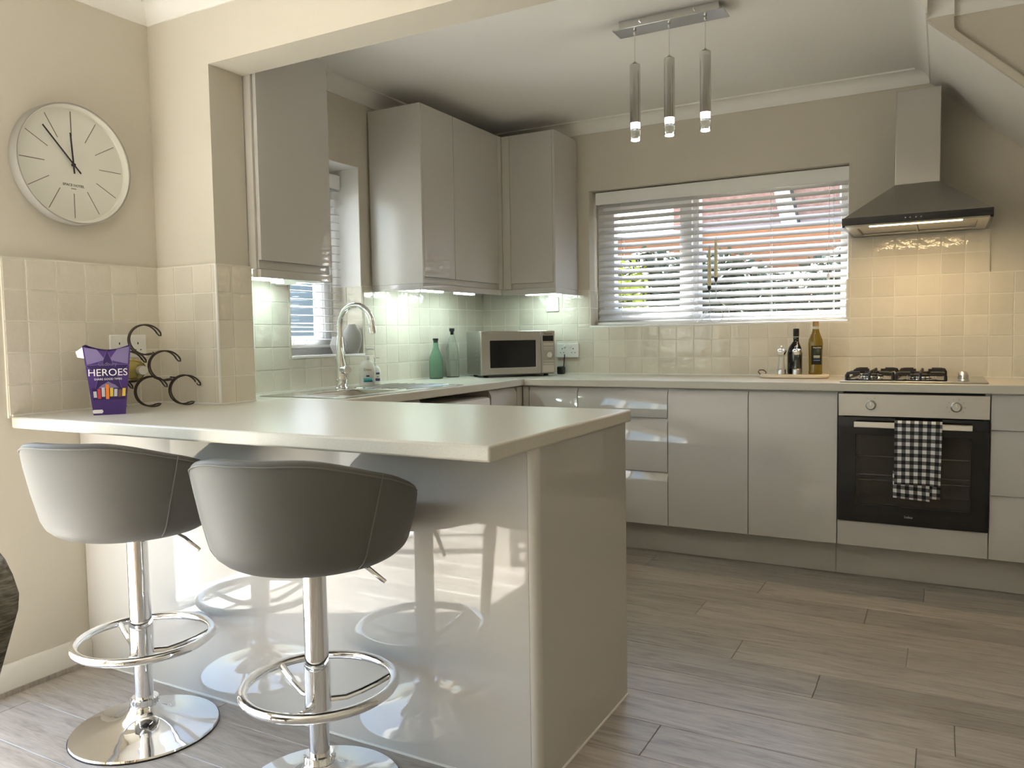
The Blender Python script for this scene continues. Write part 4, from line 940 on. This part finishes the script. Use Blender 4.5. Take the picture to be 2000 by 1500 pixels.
# sill ornaments in the sink window
r = thing('faceted_vase', (-.030, -1.392, LW['z0'] + .012), 'small pale grey faceted vase on the sink window sill', 'vase')
MB().lathe([(0, 0), (.026, 0), (.044, .045), (.030, .088), (.022, .088), (.034, .046), (0, .012)], 6).build('vase_body', 'grey_ceramic', r, local=True, smooth=False)
r = thing('flat_vase', (-.026, -1.290, LW['z0'] + .012), 'tall rounded grey flat vase on the sink window sill', 'vase', rz=math.radians(28))
b = MB(); b.grid(lambda i, j: Vector(((.030 + .022 * math.sin(min(1, j / 11 * 1.05) * 2.5)) * (1 - .75 * max(0, (j - 10) / 4)) * math.cos(i / 20 * 2 * math.pi), .022 * (1 - .5 * max(0, (j - 10) / 4)) * math.sin(i / 20 * 2 * math.pi), .150 * j / 13)), 20, 14, cu=True)
b.f += [tuple(i * 14 for i in range(20))[::-1], tuple(i * 14 + 13 for i in range(20))]; b.build('vase_body', 'grey_ceramic', r, local=True, smooth=60)
# serving board with mills and bottles
bd_ = thing('serving_board', (1.965, -.215, W), 'pale oval serving board with a leather loop beside the hob', 'serving board')
pts = [(1.965 + .168 * math.copysign(abs(math.cos(t)) ** .6, math.cos(t)), -.215 + .08 * math.copysign(abs(math.sin(t)) ** .8, math.sin(t))) for t in [2 * math.pi * i / 48 for i in range(48)]]
MB().prism(pts, 'z', W + .002, W + .018).build('board', 'board_wood', bd_, bevel=.004)
for fx in (1.86, 2.07): MB().cyl((fx, -.215, W), (fx, -.215, W + .003), .012, n=10).build('foot', 'cork', bd_)
MB().tube([(1.806, -.235, W + .012), (1.79, -.235, W + .030), (1.797, -.233, W + .040), (1.815, -.23, W + .040), (1.828, -.228, W + .030), (1.826, -.227, W + .020)], .003, 8).build('loop', 'wrap_brown', bd_)
ZBD = W + .018
def mill(c, fill, label):
    r = thing('mill', c, label, 'mill')
    MB().lathe([(0, 0), (.0225, 0), (.0225, .004), (.0215, .006), (.0215, .024), (.0185, .028), (.0175, .028), (0, .028)], 28).build('base_ring', 'steel', r, local=True)
    MB().lathe([(.0182, .0285), (.0165, .05), (.0150, .070), (.0165, .092), (.0182, .100), (.0165, .100), (.0150, .092), (.0138, .070), (.0150, .05), (.0168, .0285)], 28, closed=True).build('glass_sleeve', 'glass', r, local=True)
    MB().lathe([(0, .029), (.0145, .029), (.0132, .052), (.0120, .070), (.0126, .088), (0, .088)], 24).build('filling', fill, r, local=True)
    MB().lathe([(0, .1005), (.0175, .1005), (.0180, .104), (.0200, .108), (.0232, .116), (.0228, .122), (.0185, .128), (.0100, .131), (.004, .132), (.004, .136), (.0062, .139), (.0058, .144), (.003, .147), (0, .1475)], 28).build('cap', 'chrome', r, local=True, smooth=60)
mill((1.903, -.215, ZBD), 'salt', 'chrome and glass salt mill on the serving board')
mill((1.978, -.215, ZBD), 'pepper', 'chrome and glass pepper mill beside the salt mill')
r = thing('oil_bottle', (2.063, -.180, ZBD), 'olive oil bottle with brown cap and black label', 'bottle')
MB().lathe([(0, 0), (.032, 0), (.034, .004), (.034, .014), (.0325, .02), (.0335, .10), (.0355, .155), (.033, .175), (.022, .205), (.0165, .222), (.0165, .229), (0, .229)], 28).build('oil_body', 'oil_glass', r, local=True, smooth=60)
MB().lathe([(.0165, .2292), (.0135, .236), (.013, .242), (0, .242)], 24).build('glass_neck', 'clear_glass', r, local=True)
MB().lathe([(0, .2425), (.0150, .2425), (.0150, .266), (.0135, .268), (0, .268)], 24).build('cap', 'cork', r, local=True)
def wraplabel(parent, rad_, z0, z1, half, m, nm, face=math.radians(-72)):
    q = MB(); q.grid(lambda i, j: (rad_ * math.cos(face - half + 2 * half * i / 10), rad_ * math.sin(face - half + 2 * half * i / 10), (z0, z1)[j]), 11, 2); o = q.build(nm, m, parent, local=True); s_ = o.modifiers.new('t', 'SOLIDIFY'); s_.thickness = .0006; return o
wraplabel(r, .0352, .050, .145, .78, 'label_black', 'label'); wraplabel(r, .0357, .082, .096, .45, 'label_grey', 'label_text_block'); wraplabel(r, .0357, .068, .074, .45, 'wrap_blue', 'label_line')
fa = math.radians(-72); text('lettering', 'Napolina', .0105, 'print_white', r, frame((.0366 * math.cos(fa), .0366 * math.sin(fa), .136), (-math.sin(fa), math.cos(fa), 0), (0, 0, 1), (math.cos(fa), math.sin(fa), 0)))
r = thing('vinegar_bottle', (1.966, -.165, ZBD), 'short dark balsamic vinegar bottle behind the pepper mill', 'bottle')
b = MB().lathe([(0, 0), (.040, 0), (.0425, .01), (.0425, .105), (.037, .135), (.022, .160), (.0140, .168), (.0140, .188), (0, .188)], 24); b.v = [Vector((p.x * (1.0 if p.x < 0 or p.z > .16 else .72), p.y * .8, p.z)) for p in b.v]; b.build('bottle_body', 'black_glass', r, local=True, smooth=60)
MB().lathe([(.0145, .1885), (.0145, .196), (.0150, .197), (.0150, .232), (.0135, .234), (0, .234)], 24).build('cap', 'black', r, local=True)
MB().lathe([(.0143, .190), (.0152, .190), (.0152, .1935), (.0143, .1935)], 24, closed=True).build('cap_band', 'label_grey', r, local=True)
# candle holder on the back window sill
r = thing('candle_holder', (1.50, -.005, BW['z0'] + .012), 'looped wire candle holder with two cream taper candles on the window sill', 'candle holder')
z = BW['z0'] + .013; y = -.006
def wz(p): return [(x, y + dy, zz) for x, dy, zz in p]
wr = MB(); wr.tube([(1.405, y - .008, z + .002), (1.440, y - .006, z + .045), (1.468, y, z + .078), (1.505, y + .002, z + .082)] + arc((1.513, y, z + .041), .038, 60, -235, 18) + [(1.476, y + .002, z + .10), (1.4745, y + .002, z + .16), (1.4745, y + .002, 1.385)], .0017, 7)
wr.tube([(1.418, y + .014, z + .002), (1.45, y + .01, z + .045), (1.472, y + .006, z + .072)], .0017, 7)
wr.tube([(1.578, y - .002, z + .002), (1.588, y, z + .035), (1.584, y, z + .070), (1.562, y + .002, z + .095), (1.532, y + .004, z + .115), (1.512, y + .006, z + .135), (1.5105, y + .006, z + .20), (1.5105, y + .006, 1.432)], .0017, 7)
wr.build('wire', 'steel', r)
for cx, cy2, zz in ((1.4745, y + .002, 1.384), (1.5105, y + .006, 1.431)):
    MB().lathe([(0, 0), (.003, 0), (.0095, .014), (.0105, .026), (.0085, .026), (.0075, .014), (0, .006)], 16, (cx, cy2, zz)).build('candle_cup', 'iron', r)
    c_ = MB().lathe([(.0075, .010), (.0105, .04), (.0095, .15), (.0065, .235), (0, .24)], 16, (cx, cy2, zz)).build('candle', 'candle', r)
    MB().cyl((cx, cy2, zz + .238), (cx, cy2, zz + .252), .0008, n=5).build('wick', 'black', c_)

# ------------------------------------------------------------------ chocolate carton and wine rack on the bar
RZ = math.radians(53)
cb = thing('chocolate_carton', (.207, -2.800, W), 'purple tapered chocolate carton with star print on the breakfast bar', 'carton', rz=RZ)
bw, tw, ch, dp = .047, .071, .226, .038
def cx_(z): return bw + (tw - bw) * z / ch
N = 12; fp = [(-bw, 0), (bw, 0)] + [(tw - 2 * tw * i / N, ch - .017 * math.sin(math.pi * i / N)) for i in range(N + 1)]
b = MB(); k = len(fp); t = .0012
bk = [(x, z + (.004 if z > .1 else 0)) for x, z in fp]
b.add([(x, -dp, z) for x, z in fp] + [(x * .97, dp * (1 + .35 * z / ch), z) for x, z in bk], [tuple(range(k)), tuple(range(k, 2 * k))[::-1], (0, 1, k + 1, k), (1, 2, k + 2, k + 1), (k - 1, 0, k, 2 * k - 1)])
o = b.build('carton_body', 'purple', cb, local=True, smooth=False); s_ = o.modifiers.new('t', 'SOLIDIFY'); s_.thickness = .0012; s_.offset = -1
fpz = [Vector((-tw, -dp + .004, ch - .004)), Vector((-tw - .020, -dp + .012, ch - .018)), Vector((-tw - .016, -dp + .016, ch - .036)), Vector((-tw + .004, -dp + .006, ch - .040))]
MB().add(fpz + [p + Vector((0, .0015, 0)) for p in fpz], [(0, 1, 2, 3), (7, 6, 5, 4), (0, 1, 5, 4), (1, 2, 6, 5), (2, 3, 7, 6), (3, 0, 4, 7)]).build('torn_flap', 'print_white', cb, local=True)
def flat(pts, m, nm, d, par=cb):
    y = -dp - .0003 - d; n_ = len(pts)
    return MB().add([(x, y, z) for x, z in pts] + [(x, y - .0003, z) for x, z in pts], [tuple(range(n_)), tuple(range(n_, 2 * n_))[::-1]] + [(i, (i + 1) % n_, n_ + (i + 1) % n_, n_ + i) for i in range(n_)]).build(nm, m, par, local=True, smooth=False)
def star(r, r2, cz, sx=1): return [(sx * (r if i % 2 == 0 else r2) * math.sin(math.radians(36 * i)), cz + (r if i % 2 == 0 else r2) * math.cos(math.radians(36 * i))) for i in range(10)]
flat([(-.066, .222), (-.030, .215), (-.006, .180), (-.060, .165)], 'lilac', 'print_glow', .0); flat([(.066, .222), (.060, .165), (.006, .180), (.030, .215)], 'lilac', 'print_glow', .0)
flat(star(.0745, .0315, .140, .93), 'lilac', 'print_star_edge', .0002); flat(star(.072, .030, .140, .93), 'purple_dark', 'print_star', .0006)
flat([(-.052, .062), (-.020, .098), (0, .108), (.020, .098), (.054, .062), (.03, .08), (-.03, .08)], 'lilac', 'print_beam', .0010)
flat([(-.045, .050), (.047, .050), (.051, .088), (-.049, .088)], 'purple_dark', 'print_panel', .0012)
for i, (c_, z0, z1) in enumerate((('silver', .058, .078), ('red', .054, .086), ('silver', .060, .090), ('orange', .052, .100), ('yellow', .060, .088), ('silver', .060, .084), ('brown', .058, .082), ('yellow', .060, .086))):
    x = -.044 + i * .0118; flat([(x, z0), (x + .0095, z0), (x + .0105 + .002 * (i - 4) / 4, z1), (x + .001 + .002 * (i - 4) / 4, z1)], 'wrap_' + c_, 'print_bar', .0016)
flat([(-.047, .006), (-.021, .006), (-.018, .012), (-.021, .018), (-.047, .018), (-.050, .012)], 'print_white', 'print_pill', .0004)
text('lettering', 'HEROES', .0325, 'print_white', cb, frame((0, -dp - .0022, .138), (1, 0, 0), (0, .0, 1), (0, -1, 0)))
text('lettering', 'Cadbury', .016, 'lilac', cb, frame((0, -dp - .0020, .166), (1, 0, 0), (0, .0, 1), (0, -1, 0)))
text('lettering', 'SHARE GOOD TIMES', .0088, 'print_white', cb, frame((0, -dp - .0020, .117), (1, 0, 0), (0, .0, 1), (0, -1, 0)))

RK = (.140, -2.520, W + .0015)
rk = thing('wine_rack', RK, 'dark twisted-wire wine rack of open rings against the nib tiles', 'wine rack', rz=RZ + .25)
rings = [(-.074, .243, 25, 285), (-.128, .148, 25, 285), (-.010, .148, 25, 285), (-.176, .056, 25, 292), (-.060, .056, 25, 292), (.058, .056, 25, 292)]
for (ux, uz, a0, a1) in rings:
    m = MB(); R0 = .0535; ends = []
    for dy in (-.022, .022):
        p = [q + Vector((0, dy * (1 - .55 * math.exp(-((i - 14) / 9) ** 2) + .2 * abs(i - 14) / 14), 0)) for i, q in enumerate(arc((ux, 0, uz), R0, a0, a1, 28))]
        m.tube(p, .0029, 6); ends.append((p[0], p[-1]))
        for i in range(1, 56):   # twist beads along the wire
            q = p[i // 2] if i % 2 == 0 else (p[i // 2] + p[i // 2 + 1]) / 2; m.lathe([(0, -.0032), (.0031, 0), (0, .0032)], 5, q)
    for k in (0, 1):
        d_ = (ends[0][k] - Vector((ux, 0, uz))).normalized(); tn_ = Vector((d_.z, 0, -d_.x)) * (1 if k == 0 else -1)
        tip = (ends[0][k] + ends[1][k]) / 2 + tn_ * .010
        m.tube([ends[0][k], tip + Vector((0, -.012, 0)), tip + Vector((0, .012, 0)), ends[1][k]], .0026, 6)
    m.build('ring', 'dark_wire', rk, local=True)
lk = MB()
for a, b_ in (((-.090, .192), (-.112, .198)), ((-.045, .197), (-.040, .195)), ((-.142, .102), (-.160, .105)), ((-.102, .102), (-.088, .103)), ((-.030, .102), (-.044, .104)), ((.012, .104), (.030, .102))):
    lk.tube([(a[0], -.02, a[1]), (b_[0], -.02, b_[1])], .0028, 6); lk.tube([(a[0], .02, a[1]), (b_[0], .02, b_[1])], .0028, 6)
lk.build('link', 'dark_wire', rk, local=True)
wbm = Matrix.Rotation(math.pi / 2, 4, 'X')
bz = .148 - .0535 + .0405 + .003
wb_ = thing('wine_bottle', Vector(RK) + Matrix.Rotation(RZ + .25, 3, 'Z') @ Vector((-.120, 0, bz)), 'pale yellow wine bottle lying in the wire rack, cap outward', 'wine bottle', rz=RZ + .25)
q = MB().lathe([(0, -.16), (.035, -.16), (.0385, -.155), (.0385, .02), (.036, .045), (.024, .075), (.0145, .10), (.0138, .135), (0, .135)], 30); q.xf(wbm); q.build('bottle_glass', 'wine_glass', wb_, local=True, smooth=60)
q = MB().lathe([(.0150, .115), (.0158, .118), (.0158, .150), (.0145, .152), (0, .152)], 24); q.xf(wbm); q.build('screw_cap', 'alu', wb_, local=True)
q = MB().lathe([(.0387, -.12), (.0392, -.12), (.0392, -.02), (.0387, -.02)], 30, closed=True); q.xf(wbm); q.build('label', 'grey_ceramic', wb_, local=True)

# ------------------------------------------------------------------ dining furniture behind and beside the camera
def make_chair(loc, rz, label):
    r = thing('dining_chair', loc, label, 'chair', None, rz)
    for sx in (-1, 1):
        for sy, ty in ((-1, .0), (1, .02)):
            x, y = sx * .14, sy * .18; d = sx * .02
            MB().add([(x - .016 + d, y - .016 + sy * .02, 0), (x + .016 + d, y - .016 + sy * .02, 0), (x + .016 + d, y + .016 + sy * .02, 0), (x - .016 + d, y + .016 + sy * .02, 0),
                      (x - .022, y - .022, .36), (x + .022, y - .022, .36), (x + .022, y + .022, .36), (x - .022, y + .022, .36)], [(0, 3, 2, 1), (4, 5, 6, 7), (0, 1, 5, 4), (1, 2, 6, 5), (2, 3, 7, 6), (3, 0, 4, 7)]).build('leg', 'pale_wood', r, local=True, bevel=.003)
    MB().box(-.205, .205, -.235, .205, .36, .47).build('seat', 'tweed', r, local=True, bevel=.03, seg=4)
    b = MB(); n = 15
    def half(z): return .120 + .355 * (min(z, .745) - .36) - (.055 * max(0, (z - .745) / .055) ** 2)
    zs2 = [.38, .45, .52, .59, .65, .70, .735, .76, .78, .793, .80]
    def P(i, j, s_):
        z = zs2[j]; u = -1 + 2 * i / (n - 1); return (half(z) * u, .215 + .055 * (z - .38) / .46 - .05 * u * u + (.0 if s_ == 0 else .055 * (1 - .25 * u * u)), z)
    m_ = len(zs2); V = [P(i, j, s_) for s_ in (0, 1) for i in range(n) for j in range(m_)]; Fs = []
    idx = lambda s_, i, j: s_ * n * m_ + i * m_ + j
    for s_ in (0, 1):
        for i in range(n - 1):
            for j in range(m_ - 1): Fs.append((idx(s_, i, j), idx(s_, i + 1, j), idx(s_, i + 1, j + 1), idx(s_, i, j + 1)))
    for i in range(n - 1): Fs += [(idx(0, i, 0), idx(0, i + 1, 0), idx(1, i + 1, 0), idx(1, i, 0)), (idx(0, i, m_ - 1), idx(0, i + 1, m_ - 1), idx(1, i + 1, m_ - 1), idx(1, i, m_ - 1))]
    for j in range(m_ - 1): Fs += [(idx(0, 0, j), idx(0, 0, j + 1), idx(1, 0, j + 1), idx(1, 0, j)), (idx(0, n - 1, j), idx(0, n - 1, j + 1), idx(1, n - 1, j + 1), idx(1, n - 1, j))]
    b.add(V, Fs); b.build('backrest', 'tweed', r, local=True, bevel=.012, seg=3, smooth=60)
    return r
make_chair((1.135, -4.02, 0), 0, 'grey tweed dining chair at the end of the dining table near the bar stools')
make_chair((.27, -4.95, 0), math.pi / 2, 'grey tweed dining chair between the dining table and the patio door')
tb = thing('dining_table', (1.1, -5.25, 0), 'whitewashed dining table with square legs', 'dining table')
MB().box(.63, 1.57, -6.12, -4.38, .715, .755).build('table_top', 'white_wash', tb, bevel=.004)
for x in (.72, 1.48):
    for y in (-4.47, -6.03): MB().box(x - .045, x + .045, y - .045, y + .045, 0, .7145).build('leg', 'white_wash', tb, bevel=.003)
MB().cells('z', [.70, .73, 1.47, 1.50], [-6.05, -6.02, -4.48, -4.45], lambda i, j: not (i == 1 and j == 1), .64, .7148).build('apron', 'white_wash', tb)

# ------------------------------------------------------------------ outside
gd = MB().box(-14, 14, .24, 16, -.4, -.15).box(-14, -.32, -12, .24, -.4, -.15); struct(gd.build('ground', 'soil'), 'garden soil')
pt = MB().box(-4.2, -.31, -8, -2.2, -.149, -.06).build('patio', 'concrete'); struct(pt, 'pale concrete patio outside the sliding door')
def board_fence(name, axis, pos, a, b, z0, z1, nb, m, label):
    r = thing(name, ((a + b) / 2, pos, z0) if axis == 'x' else (pos, (a + b) / 2, z0), label, 'fence')
    hgt = (z1 - z0) / nb; me = MB()
    if axis == 'x': me.box(-(b - a) / 2, (b - a) / 2, -.012, .012, .004, hgt - .004)
    else: me.box(-.012, .012, -(b - a) / 2, (b - a) / 2, .004, hgt - .004)
    ms = me.mesh('board', False); ms.materials.append(M[m])
    for i in range(nb):
        o = bpy.data.objects.new('board', ms); col.objects.link(o); o.parent = r; o.location = (0, 0, i * hgt)
    k = a
    while k < b + .01:
        p = (k, pos + .045) if axis == 'x' else (pos - .045, k)
        MB().box(p[0] - .032, p[0] + .032, p[1] - .032, p[1] + .032, z0, z1 + .03).build('post', m, r); k += (b - a) / 4
    return r
board_fence('garden_fence', 'x', 2.9, -1.6, 7, -.15, 2.07, 14, 'fence_orange', 'orange-brown board fence outside the back window')
board_fence('garden_fence', 'y', -2.1, -2.1, 1.9, -.15, 1.95, 12, 'blue_grey', 'blue-grey painted board fence outside the sink window')
def foliage(n, bx, size, zf=None):
    V, Fs = [], []
    for i in range(n):
        c = Vector((random.uniform(*bx[0]), random.uniform(*bx[1]), random.uniform(*bx[2])))
        if zf and c.z > zf(c.x): continue
        a = Vector((random.gauss(0, 1), random.gauss(0, 1), random.gauss(0, 1))).normalized(); b = a.orthogonal().normalized(); s_ = size * random.uniform(.6, 1.3); k = len(V)
        V += [c - a * s_, c + b * s_ * .45, c + a * s_, c - b * s_ * .45]; Fs.append((k, k + 1, k + 2, k + 3))
    return MB().add(V, Fs)
hg = thing('hedge', (1.0, 2.6, -.15), 'dark leafy hedge against the orange fence', 'hedge')
f_ = foliage(24000, ((-2.2, 3.6), (2.42, 2.80), (.5, 2.0)), .05, lambda x: 1.80 + .09 * math.sin(x * 3.1) + .06 * math.sin(x * 7.7)).build('foliage', 'leaf', hg, smooth=False); f_['kind'] = 'stuff'
st = MB()
for i in range(10): x = -2.1 + i * .6; st.tube([(x, 2.6, -.15), (x + .05, 2.58, .7), (x - .05, 2.6, 1.5)], [.02, .014, .006], 6)
st.build('stems', 'bark', hg)
ls = thing('lime_shrub', (.25, 1.9, -.15), 'lime green shrub in front of the dark hedge', 'shrub')
f_ = foliage(900, ((-.05, .42), (1.8, 2.05), (1.0, 1.80)), .035, lambda x: 1.79 - 1.2 * (x - .2) ** 2).build('foliage', 'leaf_lime', ls, smooth=False); f_['kind'] = 'stuff'
MB().tube([(.22, 1.9, -.15), (.2, 1.92, .7), (.22, 1.93, 1.4)], [.02, .015, .006], 6).build('stem', 'bark', ls)
nh = thing('neighbour_house', (4, 6.5, -.15), 'pinkish brick neighbouring house with white window and gutter', 'house')
MB().cells('y', [-.42, 1.55, 2.6, 9], [-.15, 2.62, 3.5, 3.75], lambda i, j: not (i == 1 and j == 1), 5.5, 5.75).build('wall', 'brick', nh)
wf = MB(); frame_rect(wf, 'y', (1.55, 2.6), (2.62, 3.5), 5.52, 5.58, .07); wf.box(2.04, 2.11, 5.52, 5.58, 2.69, 3.43); win = wf.build('window', 'pvc', nh)
MB().box(1.62, 2.53, 5.55, 5.556, 2.69, 3.43).build('pane', 'black_glass', win)
MB().box(-.6, 9, 5.34, 5.46, 2.30, 2.40).build('gutter', 'pvc', nh)
MB().prism([(5.36, 2.41), (5.49, 2.41), (5.49, 2.46)], 'x', -.6, 9).build('lean_to_edge', 'slate', nh)
bg_ = MB(); bg_.add([(.62, 5.42, 3.75), (.80, 5.42, 3.75), (1.10, 5.42, 2.42), (.92, 5.42, 2.42), (.62, 5.48, 3.75), (.80, 5.48, 3.75), (1.10, 5.48, 2.42), (.92, 5.48, 2.42)], [(0, 1, 2, 3), (4, 5, 6, 7), (0, 1, 5, 4), (1, 2, 6, 5), (2, 3, 7, 6), (3, 0, 4, 7)]); bg_.build('barge_board', 'render_white', nh)
MB().tube([(.82, 5.40, 3.75), (1.12, 5.40, 2.42)], .018, 8).build('drain_pipe', 'black', nh)
MB().prism([(5.3, 3.72), (9.5, 6.4), (9.5, 6.5), (5.2, 3.75)], 'x', -.5, 9).build('roof', 'slate', nh)
